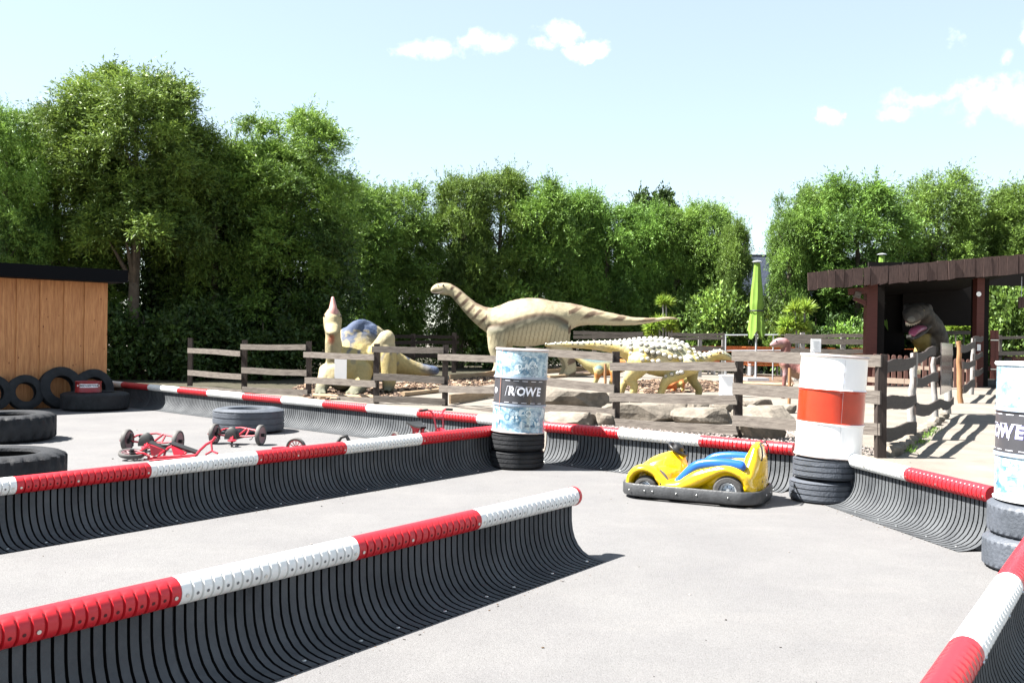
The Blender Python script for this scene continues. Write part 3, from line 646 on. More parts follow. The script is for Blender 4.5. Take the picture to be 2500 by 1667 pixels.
TREES=[
(0,232,190,28.5,BIG,0,'willow cut by the left edge, its crown rising behind the shed roof'),
(330,128,330,30,BIG,1,'tallest willow with a bare trunk section, right behind the wooden shed'),
(140,235,260,31,BIG,0,'yellow green willow between the left edge and the tallest willow'),
(520,262,190,32,WIL,3,'narrow willow between the tallest willow and the round topped one'),
(705,248,270,33,BIG,0,'round topped willow standing above the left end of the rail fence'),
(615,330,150,35,WIL,2,'lower willow filling the gap left of the round topped willow'),
(430,330,170,34,BRD,0,'dark leafy tree right of the shed in front of the hedge'),
(865,425,160,42,WIL,1,'short willow just right of the tall left group, above the horned dinosaur'),
(965,400,170,44,WIL,3,'light green willow above the head of the long necked dinosaur'),
(1120,375,130,45,WIL,3,'pointed willow above the neck of the long necked dinosaur'),
(1215,385,150,46,WIL,0,'bright willow right of the pointed tree'),
(1310,410,150,46,WIL,2,'willow above the back of the long necked dinosaur'),
(1400,440,140,47,WIL,1,'willow above the tail root of the long necked dinosaur'),
(1485,448,140,47,WIL,3,'willow above the middle of the long tail'),
(1590,440,110,50,BRD,0,'dark spire topped tree behind the row, above the upper yucca'),
(1560,470,120,47,WIL,2,'willow directly left of the dark spire above the yucca'),
(1645,485,120,47,WIL,0,'willow right of the dark spire, above the spiked dinosaur head'),
(1730,468,120,47,WIL,1,'narrow willow second from the gap where the house shows'),
(1790,500,70,45,WIL,3,'slim willow at the left side of the gap where the house shows'),
(1925,440,90,44,WIL,2,'leaning willow at the right side of the gap where the house shows'),
(1990,420,120,45,WIL,1,'willow with the lower crown left of the big one above the shelter'),
(2085,385,210,44,WIL,3,'biggest willow of the right group, above the left end of the shelter roof'),
(2285,385,160,46,LOL,0,'bright lollipop shaped willow above the middle of the shelter roof'),
(2200,560,160,48,BRD,1,'low dark tree between the two big willows of the right group'),
(2400,440,130,47,WIL,2,'willow above the right part of the shelter roof'),
(2490,425,150,46,WIL,1,'willow cut by the right edge above the shelter roof'),
(2370,590,130,48,BRD,0,'low brownish dark tree peeking over the right part of the shelter roof')]
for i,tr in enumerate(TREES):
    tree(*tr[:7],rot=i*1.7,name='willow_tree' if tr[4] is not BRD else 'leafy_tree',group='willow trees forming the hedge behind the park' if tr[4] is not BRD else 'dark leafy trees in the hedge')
# dense undergrowth under the trees: nobody could count these plants
rng=np.random.default_rng(7); Ps=[];Ds=[];Ls=[];lv=[]
def under(x0,x1,y,yd,h,n,front=.0):
    c=np.stack([rng.uniform(x0,x1,n),y+rng.uniform(0,yd,n),h*rng.uniform(0,1,n)**1.1],1); k=16
    for j in range(k):
        d=rng.normal(size=(n,3)); d[:,2]+=.4; d[:,1]-=.3; d/=np.linalg.norm(d,axis=1)[:,None]
        Ps.append(c+d*rng.uniform(.05,.45,n)[:,None]); dd=d+rng.normal(size=(n,3))*.5; dd/=np.linalg.norm(dd,axis=1)[:,None]; Ds.append(dd); Ls.append(rng.uniform(.12,.24,n)); lv.append(rng.uniform(0,.8,n))
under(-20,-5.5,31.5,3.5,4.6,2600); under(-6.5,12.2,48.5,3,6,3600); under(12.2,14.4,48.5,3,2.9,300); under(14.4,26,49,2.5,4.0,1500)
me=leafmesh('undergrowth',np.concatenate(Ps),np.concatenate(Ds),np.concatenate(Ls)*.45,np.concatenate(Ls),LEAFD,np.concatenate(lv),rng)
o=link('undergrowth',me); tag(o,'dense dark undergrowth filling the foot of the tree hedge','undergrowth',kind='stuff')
def bush(px,Y,h,w,var,label,rot=0):
    b=at(px,900,Y); root=thing('bush',label,'bush',(b.x,b.y,0),(0,0,rot),'bushes in front of the hedge')
    c=link('crown',BUSH[var],root,True); c.scale=(w/2.9,w/2.9,h/2.35); t=link('stem',TRK[var],root,True); t.scale=(.25,.25,h/9); return root
bush(1240,45,4.2,4.2,1,'light leafy bush behind the back of the long necked dinosaur',1)
bush(1750,44,4.2,3.4,1,'bush with white specks of light left of the green parasol',2)
bush(1925,42,3.4,2.4,1,'round bush right of the tall green parasol',3)
bush(1990,43,3.6,3.4,0,'dark bush left of the red shelter post',.4)
bush(2080,42,2.6,2.6,1,'small bright bush against the left shelter post',1.4)
bush(1878,43,4.25,1.9,2,'narrow bush under the visible house roof right of the parasol',1.2)
bush(2350,41,2.9,3.2,1,'bush seen through the shelter behind the tyrannosaur',2.2)
bush(2460,41,4.6,3.8,1,'bush hanging behind the right opening of the shelter',3.3)
bush(640,31,2.6,3.4,0,'dark bush behind the left end of the rail fence',.8)
bush(470,30,2.8,3.2,2,'dark bush between the shed and the rail fence',.2)
bush(350,30,2.8,3.0,0,'dark bush right beside the shed corner',1.9)
# ---------------------------------------------------------------- soil, mulch and gravel
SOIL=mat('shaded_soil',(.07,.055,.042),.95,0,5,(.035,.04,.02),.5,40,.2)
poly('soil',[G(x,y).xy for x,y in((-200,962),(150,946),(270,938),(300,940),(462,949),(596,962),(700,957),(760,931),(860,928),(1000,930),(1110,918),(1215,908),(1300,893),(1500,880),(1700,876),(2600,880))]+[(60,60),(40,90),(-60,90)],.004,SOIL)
MUL=mat('bark_mulch',(.23,.15,.10),.95,0,14,(.06,.036,.026),.9,45,.2)
MULD=mat('dark_mulch',(.10,.07,.055),.95,0,16,(.035,.025,.02),.9,45,.2)
def pxpoly(name,pts,z,m): return poly(name,[G(x,y).xy for x,y in pts],z,m)
pxpoly('mulch_bed',[(700,958),(770,976),(915,977),(1000,966),(1110,952),(1215,936),(1215,918),(1110,925),(1010,934),(950,936),(860,926),(760,930)],.008,MUL)
pxpoly('mulch_bed',[(740,955),(950,975),(1000,950),(960,945),(760,935)],.012,MULD)
pxpoly('mulch_bed',[(1340,908),(1420,912),(1470,905),(1455,897),(1340,897)],.008,MULD)
pxpoly('mulch_bed',[(1500,945),(1560,962),(1800,955),(1760,932),(1640,926),(1540,930)],.008,MUL)
pxpoly('mulch_bed',[(1780,930),(1940,938),(1930,918),(1820,912)],.008,MUL)
def scatter_chips(name,pts,n,size,m,seed,label,cat,z=.012):
    P=[G(x,y).xy for x,y in pts]; r=random.Random(seed); mb=MB(); from mathutils.geometry import intersect_point_tri_2d
    xs=[p.x for p in P]; ys=[p.y for p in P]; k=0
    def ins(q):
        c=False; j=len(P)-1
        for i in range(len(P)):
            if (P[i].y>q.y)!=(P[j].y>q.y) and q.x<(P[j].x-P[i].x)*(q.y-P[i].y)/(P[j].y-P[i].y)+P[i].x: c=not c
            j=i
        return c
    while k<n:
        q=Vector((r.uniform(min(xs),max(xs)),r.uniform(min(ys),max(ys))))
        if not ins(q): continue
        k+=1; s=size*r.uniform(.5,1.5); rot=Matrix.Rotation(r.uniform(0,6.28),3,'Z')@Matrix.Rotation(r.uniform(-.6,.6),3,'X')
        mb.box((q.x,q.y,z+s*.25),(s*r.uniform(.8,2),s,s*.4),rot,r.randint(0,len(m)-1))
    o=mb.build(name,m); return tag(o,label,cat,kind='stuff')
scatter_chips('bark_chips',[(700,958),(770,976),(915,977),(1000,966),(1110,952),(1215,936),(1215,918),(1110,925),(1010,934),(950,936),(860,926),(760,930)],2600,.055,[mat('chip_light',(.34,.24,.16),.9),MUL,MULD],3,'bark chips covering the bed around the horned dinosaur','bark chips')
scatter_chips('bark_chips',[(1500,945),(1560,962),(1800,955),(1760,932),(1640,926),(1540,930)],1300,.055,[mat('chip_light',(.34,.24,.16),.9),MUL,MULD],4,'bark chips scattered round the legs of the spiked dinosaur','bark chips')
GRV=mat('pink_white_gravel',(.40,.33,.31),.9); GRV2=mat('grey_gravel',(.30,.265,.25),.9)
scatter_chips('gravel',[(1340,1036),(1500,1052),(1700,1070),(1950,1096),(2165,1118),(2150,1098),(2020,1062),(1940,1040),(1860,1062),(1760,1052),(1500,1028),(1340,1018)],2600,.016,[GRV,GRV2,GRV],5,'pale gravel strip between the barrier and the wooden fence','gravel')
# ---------------------------------------------------------------- wooden shed
PLANK=mat('larch_planks',(.66,.31,.12),.6,0,5,(.40,.155,.055),.15,25,.35,stretch=(7,7,.6))
n_,l_,b_=nodes_of(PLANK); tcn=n_.new('ShaderNodeTexCoord'); mpk=n_.new('ShaderNodeMapping'); mpk.inputs['Scale'].default_value=(1,1,.6); l_.new(tcn.outputs['Object'],mpk.inputs[0])
kn=tn(7,vec=mpk.outputs[0],kind='ShaderNodeTexVoronoi'); kc=ramp(kn.outputs['Distance'],.04,.11,(.28,.13,.07),(1,1,1)); old=b_.inputs['Base Color'].links[0].from_socket; l_.new(mixc(1.0,old,kc,'MULTIPLY'),b_.inputs['Base Color'])
cn=G(261,990); YS=cn.y; xr=cn.x; ztop=at(261,688,YS).z
fd=Vector((.70,.714,0)); sdv=Vector((-.714,.70,0)); fn_=Vector((.714,-.70,0)); rotS=Matrix((fd,sdv,Vector((0,0,1)))).transposed()
shed=thing('wooden_shed','larch plank shed with a flat black roof at the left edge','shed',(xr,YS,0)); wl=5.2
inner=MB(); inner.box(Vector((xr,YS,ztop/2))-fd*wl/2+sdv*1.7,(wl-.05,3.3,ztop),rotS); inner.build('wall',PLANK,shed)
pk=MB(); rs=random.Random(2); xx=0; k=0
while xx<wl:
    w=.205+rs.uniform(-.015,.02)
    pk.box(Vector((xr,YS,ztop/2))-fd*(xx+w/2)+sdv*(.02 if k%2 else .045),(w+.02 if k%2 else w,.03,ztop-.006*(k%2)),rotS); xx+=w; k+=1
pk.build('plank_cladding',PLANK,shed)
zr0=at(300,693,YS).z; zr1=at(300,663,YS).z
rf=MB(); rf.box(Vector((xr,YS,(zr0+zr1)/2+.01))-fd*(wl/2-.09)+sdv*1.45,(wl+.18,3.9,zr1-zr0),rotS)
rf.build('roof',mat('black_roof_edge',(.004,.0045,.006),.9,0,1,None,0,1,.1),shed)
def wallpt(px):
    d=ray(px,900); d=Vector((d.x,d.y,0)); A=np.array([[d.x,fd.x],[d.y,fd.y]]); t,_=np.linalg.solve(A,np.array([xr,YS])); return d*t
for i,(px,r_,lab) in enumerate([(-30,.33,'tyre leaning on the shed wall, cut by the left edge'),(50,.325,'tyre leaning on the shed planks, left of the biggest leaning one'),(137,.395,'biggest tyre leaning on the shed planks, left of the red drum end'),(216,.37,'tyre leaning behind the red drum end, mostly hidden')]):
    g=wallpt(px)+fn_*.24; s=r_/.46
    rr_=Matrix((fd,Vector((0,0,1)),fn_)).transposed(); rr_=Matrix.Rotation(R(-13),3,fd)@rr_
    o=tyre(T_WALL,(g.x,g.y,r_*.99),rr_.to_euler(),lab,'tyres leaning on the shed wall'); o.scale=(s,s,s)
g=G(232,1006); g=g*(1+.60/g.length); tyre(T_FLAT,(g.x,g.y,.172),(0,0,.4),'wide black tyre lying flat under the red drum end by the shed','large tyres lying on the asphalt')
rb=thing('red_drum_end','short red drum end with a BRIDGESTONE plate on the flat black tyre','drum end',(g.x-.02,g.y-.25,.345))
q=MB(); q.lathe([(.001,.0),(.225,.0),(.232,.01),(.225,.02),(.225,.175),(.234,.185),(.234,.20),(.222,.205),(.21,.19),(.001,.185)],40); q.mesh
link('drum_body',q.mesh('drum_body',mat('dark_red_paint',(.28,.012,.018),.4,.2,8),True),rb,True)
fb=math.atan2(-(g.y-.25),-g.x)
wrapdecal(strip(-.17,.17,-.032,.032,20),fb+.06,.128,.2268,'plate',mat('white_plate',(.7,.7,.75),.5),rb)
wrapdecal(text_mesh('BRIDGESTONE',.052,.25,.0022),fb+.06,.128,.228,'lettering',mat('black_lettering',(.01,.01,.02),.4),rb)
for x in(-.21,): wrapdecal(strip(x-.02,x+.02,-.014,.014,4),fb+.02,.128,.2272,'plate',WHI,rb)
wrapdecal(strip(.19,.205,-.022,.022,4),fb+.06,.128,.2272,'plate',WHI,rb)
# ---------------------------------------------------------------- front rail fence
fence=thing('rail_fence','long weathered post and rail fence behind the barriers, left trees to corner post','fence',(0,20,0))
FB=[(464,943),(596,958),(753,967),(918,985),(1086,990),(1292,1016),(1504,1039),(1801,1068),(2148,1117)]
FT=[825,830,833,839,842,848,858,858,865]
FP=[G(x,y) for x,y in FB]
for i,(p,t) in enumerate(zip(FP,FT)):
    z=at(FB[i][0],t,p.y).z; lean=-.02 if i in(5,6) else 0
    wbeam('post',(p.x,p.y,0),(p.x+lean*.8,p.y,z),.10 if i<8 else .115,.12 if i<8 else .115,DWOOD,fence,i,.004,5,side=Vector((1,0,0)))
RL=[[(459,855,587,863),(459,910,590,920),(459,948,592,957)],[(588,847,747,848),(590,904,749,911),(592,950,751,959)],[(742,866,914,872),(745,928,918,937),(757,969,914,979)],
[(908,853,1083,855),(912,919,1085,928),(912,973,1087,980)],[(1070,872,1292,878),(1073,948,1290,955),(1078,998,1292,1012)],
[(1285,856,1497,873),(1285,925,1500,950),(1285,992,1502,1008)],[(1490,894,1800,895),(1489,970,1800,976),(1495,1031,1802,1051)],[(1788,869,2152,881),(1790,948,2150,971),(1790,1027,2150,1049)]]
for i,bay in enumerate(RL):
    for j,(xa,ya,xb,yb) in enumerate(bay):
        off=.075+ .0*(i%2); A=at(xa,ya,FP[i].y-off-(.03 if i%2 else 0)); B=at(xb,yb,FP[i+1].y-off-(.0 if i%2 else .03))
        h=[.138,.15,.14][j]*(.97 if i<7 else 1.12)
        wbeam('rail',A,B,.032,h,WOOD,fence,i*7+j,.006,14,side=Vector((0,0,1)))
# return fence running back on the right, round posts and wavy dark boards
ret=thing('wavy_board_fence','fence of pale round posts and wavy dark boards running back beside the sand path','fence',(7,16,0))
RB=[(2225,1073,862,.125,PALEP),(2284,1033,873,.11,PALEP),(2313,1010,845,.15,PALEP),(2344,984,833,.13,BROWNP),(2373,963,826,.13,PALEP)]
RP=[G(x,y) for x,y,*_ in RB]
for i,(x,y,t,w,m) in enumerate(RB):
    p=RP[i]; z=at(x,t,p.y).z; wbeam('post',(p.x,p.y,0),(p.x+(-.05 if i in(1,3) else .02),p.y,z),w*1.0,w,m,ret,i+20,.016,9,rnd=True,taper=.86)
def wb(xa,ya,Ya,xb,yb,Yb,h,seed,wav=.03): wbeam('board',at(xa,ya,Ya),at(xb,yb,Yb),.03,h*.68,DWOOD,ret,seed,wav*.75,16)
Y8=FP[8].y-.02; y=[p.y-.10 for p in RP]
wb(2156,902,Y8,2234,880,y[0],.23,31); wb(2158,988,Y8,2234,975,y[0],.25,32); wb(2160,1060,Y8,2236,1045,y[0],.26,33)
wb(2232,872,y[0],2284,858,y[1],.22,34,.045); wb(2234,932,y[0],2290,922,y[1],.22,35,.045); wb(2234,1003,y[0],2293,990,y[1],.27,36,.045)
wb(2283,880,y[1],2322,868,y[2],.2,37); wb(2290,930,y[1],2325,935,y[2],.22,38); wb(2292,990,y[1],2327,982,y[2],.24,39,.05)
wb(2347,852,y[3],2381,843,y[4],.28,40); wb(2350,893,y[3],2381,887,y[4],.26,41); wb(2352,948,y[3],2380,935,y[4],.3,42,.04)
Yp=at(2388,940,32.2).y
wb(2376,830,y[4],2400,826,Yp,.26,43); wb(2376,872,y[4],2399,866,Yp,.24,44); wb(2377,913,y[4],2400,905,Yp,.28,45)
pn=MB(); A=at(2297,900,y[1]-.05); B=at(2324,895,y[2]-.08); pn.beam(A,B,.02,.95); pb=pn.build('panel',mat('glossy_dark_panel',(.12,.10,.10),.15,.5,3,None,0,1,.8,coat=.6)); tag(pb,'glossy dark notice panel hung between two pale fence posts','notice panel')
# stone kerb with grass tufts under the return fence
rs=random.Random(9); STO=mat('sandstone',(.25,.215,.175),.9,0,3.5,(.10,.088,.072),.8,12,.3)
def rock_mesh(seed,w,d,h,sub=3,amp=.22,flat=.0):
    bm=bmesh.new(); bmesh.ops.create_icosphere(bm,subdivisions=sub,radius=1); r=random.Random(seed); o=Vector((r.uniform(0,50),r.uniform(0,50),r.uniform(0,50)))
    planes=[(Vector((r.gauss(0,1),r.gauss(0,1),r.gauss(0,.7))).normalized(),r.uniform(.55,.85)) for _ in range(9)]+[(Vector((r.uniform(-.2,.2),r.uniform(-.2,.2),1)).normalized(),.6)]
    for v in bm.verts:
        c=v.co.copy()
        for n,k in planes:
            dd=c.dot(n)
            if dd>k: c-=n*(dd-k)*.92
        c*=1+amp*.5*mnoise.noise(c*1.5+o)+amp*.25*mnoise.noise(c*5+o)
        v.co=Vector((c.x*w/1.5,c.y*d/1.5,max(c.z,-.5)*h/1.15))
    zmin=min(v.co.z for v in bm.verts)
    for v in bm.verts: v.co.z-=zmin+.02*h
    me=bpy.data.meshes.new('rock'); bm.to_mesh(me); bm.free(); me.materials.append(STO)
    return me
ROCKS=[(1405,1002,180,52,0,'big flat rock with a dark undercut beside the lettered drum'),(1437,991,32,30,1,'small pale grey rock on the big undercut rock'),(1465,993,30,28,2,'small rounded cream rock left of the fence post'),(1487,980,26,24,3,'cream rock leaning on the fence post behind the kart'),
(1460,968,40,20,4,'low pinkish rock behind the small cream ones'),(1400,1040,125,32,5,'long tan rock low behind the red barrier top'),(1478,1040,44,30,6,'orange brown square rock left of the fence post'),
(1585,1028,190,42,7,'biggest grey slab behind the middle bay of the fence'),(1725,1034,130,38,8,'grey slab with a dark crack left of the second fence post'),(1706,1012,52,34,9,'round tan boulder with a dark right face'),
(1678,1005,36,32,10,'brown shaded stone left of the round tan boulder'),(1645,998,34,24,11,'white stone left of the brown shaded one'),(1625,985,44,20,12,'flat pinkish stone above the biggest grey slab'),(1660,988,34,20,13,'pale stone above the white and brown ones'),(1555,984,28,14,14,'little tan stone left of the flat pinkish one'),(1600,982,26,16,15,'little dark stone between tan and pinkish stones'),
(1770,1005,60,24,16,'flat dark edged slab leaning by the second fence post'),(1878,1034,130,40,17,'large tan slab right of the second fence post'),(1848,1000,70,24,18,'small tan slab lying on top of the large right one'),(1858,1072,110,42,19,'low rough tan rock under the bottom rail near the white drum'),(1520,985,24,14,20,'little pale stone just right of the fence post')]
for px,py,w,h,sd,lab in ROCKS:
    g=G(px,py); s=sc(g.y); ww=w/s; hh=h/s*1.05; d=min(ww*.7,.9)
    o=link('rock',rock_mesh(100+sd,ww,d,hh)); o.location=(g.x,g.y+d*.35,0); o.rotation_euler=(0,0,random.Random(sd).uniform(-.25,.25)); tag(o,lab,'rock',None,None); o['group']='rocks behind the rail fence'
KO='first second third fourth fifth sixth seventh eighth ninth tenth eleventh twelfth last'.split()
rs_=random.Random(77)
for i in range(16):
    px=[1535,1552,1570,1592,1612,1628,1648,1668,1690,1722,1745,1760,1500,1478,1835,1925][i]+rs_.uniform(-5,5); py=rs_.uniform(996,1006) if i<12 else 1008; g=G(px,py); w_=rs_.uniform(.17,.32)
    o=link('rock',rock_mesh(300+i,w_,w_*.8,w_*.62,2)); o.location=(g.x,g.y,0); o.rotation_euler=(0,0,rs_.uniform(0,6)); tag(o,'small pale stone in the loose rubble behind the big slabs','rock','small rubble stones behind the slabs')
for i in range(13):
    t=i/12; x=2176+(2300-2176)*t; yy=1112-(1112-1022)*t; g=G(x,yy); w=random.Random(i).uniform(.22,.34)
    o=link('kerb_stone',rock_mesh(200+i,w,.22,.10+.05*random.Random(i+5).random(),2)); o.location=(g.x,g.y,0); o.rotation_euler=(0,0,.9); tag(o,KO[i]+' kerb stone from the corner post under the wavy fence','kerb stone','kerb stones under the wavy board fence')
Ps=[];Ds=[];Ls=[];lv=[]
for i in range(30):
    t=rng.uniform(0,.8); g=G(2190+110*t+rng.uniform(-6,10),1116-88*t+rng.uniform(-2,6)); n=26
    Ps.append(np.array([g.x,g.y,0])+rng.normal(size=(n,3))*np.array([.06,.06,0])); d=rng.normal(size=(n,3))*.45; d[:,2]=1; d/=np.linalg.norm(d,axis=1)[:,None]; Ds.append(d); Ls.append(rng.uniform(.04,.09,n)); lv.append(rng.uniform(.2,1,n))
o=link('grass',leafmesh('grass',np.concatenate(Ps),np.concatenate(Ds),np.concatenate(Ls)*.12,np.concatenate(Ls),LEAF,np.concatenate(lv),rng)); tag(o,'tufts of grass growing along the kerb stones by the path','grass',kind='stuff')
# edging logs and boards in the dinosaur enclosure
LOGM=mat('pale_log',(.42,.31,.20),.85,0,5,(.28,.19,.11),.4,20,.3,stretch=(.6,5,5))
def elog(name,x0,y0,x1,y1,r,lab,board=False,seed=0):
    a=G(x0,y0);b=G(x1,y1)
    if board: o=wbeam(name,a+Vector((0,0,.10)),b+Vector((0,0,.10)),.04,.2,LOGM,None,seed,.02,12)
    else: o=wbeam(name,a+Vector((0,0,r)),b+Vector((0,0,r)),2*r,2*r,LOGM,None,seed,.01,10,rnd=True)
    tag(o,lab,'edging board' if board else 'edging log','timber edging of the dinosaur enclosure')
elog('edging_log',765,972,915,977,.055,'pale edging log at the feet of the horned dinosaur')
elog('edging_log',984,968,1130,952,.06,'pale edging log right of the horned dinosaur tail, farther log')
elog('edging_board',1098,988,1208,969,.05,'long brown edging board low left of the lettered drum',True,3)
elog('edging_board',1098,930,1208,918,.05,'brown edging board higher up left of the lettered drum',True,4)
elog('edging_board',1330,912,1478,902,.05,'edging board right of the lettered drum above the upper rail gap',True,5)
elog('edging_log',1340,924,1470,914,.06,'pale edging log right of the lettered drum')
elog('edging_log',1800,938,1935,944,.05,'pale edging log between the second fence post and the white drum')
# ---------------------------------------------------------------- background fences
def bgfence(label,Y0,Y1,segs,rails,cols,posts,m,name='back_fence',pm=None,pr=.05,rnd=False):
    root=thing(name,label,'fence',(at(segs[0],850,Y0).x,Y0,0),group=None)
    X0,X1=segs
    YY=lambda x: Y0+(Y1-Y0)*(x-X0)/(X1-X0)
    for j,(ya,yb,h) in enumerate(rails):
        wbeam('rail',at(X0,ya,Y0-.07),at(X1,yb,Y1-.07),.03,h/sc(Y0),m,root,j+int(X0),.012,12)
    for i,(px,pt) in enumerate(posts):
        Y=YY(px); b=at(px,900,Y); z=at(px,pt,Y).z
        wbeam('post',(b.x,b.y,0),(b.x,b.y,z),pr*2,pr*2,pm or m,root,i+int(px),.004,6,rnd=rnd,side=Vector((1,0,0)))
    return root
bgfence('dark rail fence in the shade between the horned and the long necked dinosaur',38,39,(925,1120),[(822,822,8),(836,836,9),(868,870,10)],None,[(928,815),(1008,815),(1108,812)],DWOOD,pr=.09)
bgfence('weathered two rail fence behind the tail of the long necked dinosaur',40,40,(1400,1570),[(813,815,9),(822,824,8)],None,[(1450,809),(1560,810)],WOOD,pr=.08)
bgfence('short weathered fence section behind the yucca and the white box',38,38,(1632,1768),[(817,817,8),(826,826,7),(850,852,12)],None,[(1708,822),(1766,814)],WOOD,pm=PALEP,pr=.07)
bgfence('weathered board fence with slanted round posts left of the shelter',34,33.5,(1915,2118),[(820,820,9),(832,834,14),(856,858,11)],None,[(1924,815),(1958,812),(2057,814)],WOOD,pm=PALEP,pr=.07)
rt=thing('metal_railing','grey tubular metal railing in front of the orange benches','railing',(at(1850,850,36).x,36,0))
q=MB(); q.tube([at(1770,818,36),at(1955,817,36)],.025,8); q.tube([at(1770,856,36),at(1955,855,36)],.025,8); q.build('rail',MET,rt,True)
for px in(1772,1888,1950): a=at(px,818,36); q=MB(); q.tube([(a.x,36,0),a],.025,8); q.build('post',MET,rt,True)
# ---------------------------------------------------------------- orange benches and tables
ORW=mat('orange_stained_wood',(.42,.11,.03),.55,.25,5,None,.15,20,.3)
def picnic(px,Y,label,w=2.2,rot=0,ztop=.75,m=ORW):
    b=at(px,900,Y); root=thing('beer_table',label,'table',(b.x,b.y,0),(0,0,rot),'orange wooden tables and benches')
    t=MB()
    for k in range(4): t.box((0,-.27+k*.18,ztop),(w,.165,.03)); t.box((0,-.37,ztop-.13),(w-.1,.03,.20)) if k==0 else None
    link('tabletop',t.mesh('tabletop',m),root,True)
    for s in(-1,1):
        t=MB(); t.box((s*(w/2-.25),0,ztop/2),(.04,.5,ztop-.03)); link('leg',t.mesh('leg',MET),root,True)
    for s in(-1,1):
        t=MB(); t.box((0,s*.65,.46),(w,.26,.03)); t.box((0,s*.78,.62),(w,.03,.16)); link('bench_board',t.mesh('bench_board',m),root,True)
        t=MB(); t.box((-w/2+.3,s*.65,.23),(.04,.22,.45)); t.box((w/2-.3,s*.65,.23),(.04,.22,.45)); link('bench_leg',t.mesh('bench_leg',MET),root,True)
for i,(px,Y,lab) in enumerate([(1700,41,'orange table with benches farthest left, beyond the spiked dinosaur head'),(1800,41,'orange table with benches left of the brown dinosaur head'),(1870,40,'orange table with benches under the tall green parasol'),(1960,41,'orange table with benches directly behind the white notice'),(2020,41,'orange table with benches between the white notice and the shelter'),(2085,41,'orange table with benches touching the left shelter post in view'),(2212,40,'orange table seen through the slit behind the tyrannosaur')]):
    picnic(px,Y,lab,1.9,.0,1.22)
picnic(2495,33,'red brown picnic table at the right edge beyond the gate',1.5,.2,1.05,REDW)
# ---------------------------------------------------------------- notices, white boxes
nb=thing('notice_board','white printed notice standing behind the fence above the white drum','notice',(at(1992,840,20).x,20,0))
q=MB(); a=at(1980,827,20);b=at(2004,860,20); q.box(((a.x+b.x)/2,20,(a.z+b.z)/2),(b.x-a.x,.015,a.z-b.z)); q.build('board',PAPER,nb)
q=MB(); r_=random.Random(1)
for k in range(8): 
    z=a.z-.04-.026*k; q.box(((a.x+b.x)/2+r_.uniform(-.01,.01),19.990,z),((b.x-a.x)*r_.uniform(.4,.75),.004,.005))
q.build('print',mat('grey_print',(.45,.45,.45),.6),nb); q=MB(); q.box(((a.x+b.x)/2,20.03,b.z/2+.05),(.05,.04,b.z+.1)); q.build('post',PALEP,nb)
ws=thing('white_sign','blank white sign hung on the fence before the horned dinosaur','sign',(at(832,880,FP[2].y).x,FP[2].y-.12,0))
Yw=FP[2].y-.45; a=at(817,876,Yw);b=at(846,925,Yw); q=MB(); q.box(((a.x+b.x)/2,Yw,(a.z+b.z)/2),(b.x-a.x,.02,a.z-b.z)); q.build('panel',PAPER,ws)
q=MB(); q.box(((a.x+b.x)/2+.0,Yw+.05,(a.z+b.z)/2),(.05,.06,.2)); q.build('bracket',MET,ws)
for px,lab in((1773,'white box standing on the sand right of the spiked dinosaur'),):
    Yb=23.5; a=at(px-14,917,Yb); b=at(px+14,955,Yb); o=thing('white_box',lab,'box',((a.x+b.x)/2,Yb,0)); h=a.z; q=MB(); q.box(((a.x+b.x)/2,Yb,h/2),(b.x-a.x,.25,h)); q.build('box_body',PAPER,o); q=MB(); q.box(((a.x+b.x)/2,Yb,h+.011),(b.x-a.x+.03,.28,.022)); q.build('lid',PAPER,o)
for i,(px,yb,yt,Y) in enumerate([(1928,998,898,20),(1478,940,888,24)]):
    b=at(px,900,Y); wbeam('stake',(b.x,Y,0),(b.x,Y,at(px,yt,Y).z),.07,.07,BROWNP,None,i,.006,6,rnd=True); o=bpy.data.objects['stake' if i==0 else 'stake.001']; tag(o,['brown wooden stake left of the white drum','thin wooden stake left of the fence post by the spiked dinosaur tail'][i],'stake','wooden stakes in the enclosure')
# ---------------------------------------------------------------- house beyond the trees
YH=75; hs=thing('house','house with a blue grey tiled gable roof seen in the gap of the trees','house',(at(1880,800,YH).x,YH,0))
ROOF=bpy.data.materials.new('blue_roof_tiles'); ROOF.use_nodes=True; n_,l_,b_=nodes_of(ROOF); tcn=n_.new('ShaderNodeTexCoord')
br=n_.new('ShaderNodeTexBrick'); br.inputs['Scale'].default_value=2.6; br.inputs['Color1'].default_value=(.020,.025,.04,1); br.inputs['Color2'].default_value=(.028,.034,.05,1); br.inputs['Mortar'].default_value=(.006,.007,.01,1); br.inputs['Mortar Size'].default_value=.03; br.inputs['Brick Width'].default_value=.6; br.inputs['Row Height'].default_value=.55
l_.new(tcn.outputs['Object'],br.inputs['Vector']); l_.new(br.outputs[0],b_.inputs['Base Color']); b_.inputs['Roughness'].default_value=.4
zr=at(1880,617,YH).z; ze=at(1880,720,YH).z; xl=at(1800,700,YH).x; xr2=at(2010,700,YH).x
wdt=xr2-xl; rise=zr-ze; run=3.4; ang=math.atan2(rise,run); Ls=math.hypot(rise,run)+.3
for s in(-1,1):
    q=MB(); q.box((0,0,0),(wdt,Ls,.12)); me=q.mesh('roof',ROOF); o=link('roof',me); o.location=((xl+xr2)/2,YH+run+ s*run/2,(zr+ze)/2); o.rotation_euler=(-s*ang,0,0); adopt(o,hs)
q=MB(); q.box(((xl+xr2)/2,YH+run,ze/2),(wdt-.6,2*run-.5,ze)); q.build('wall',mat('cream_plaster',(.5,.46,.38),.85,.1,3),hs)
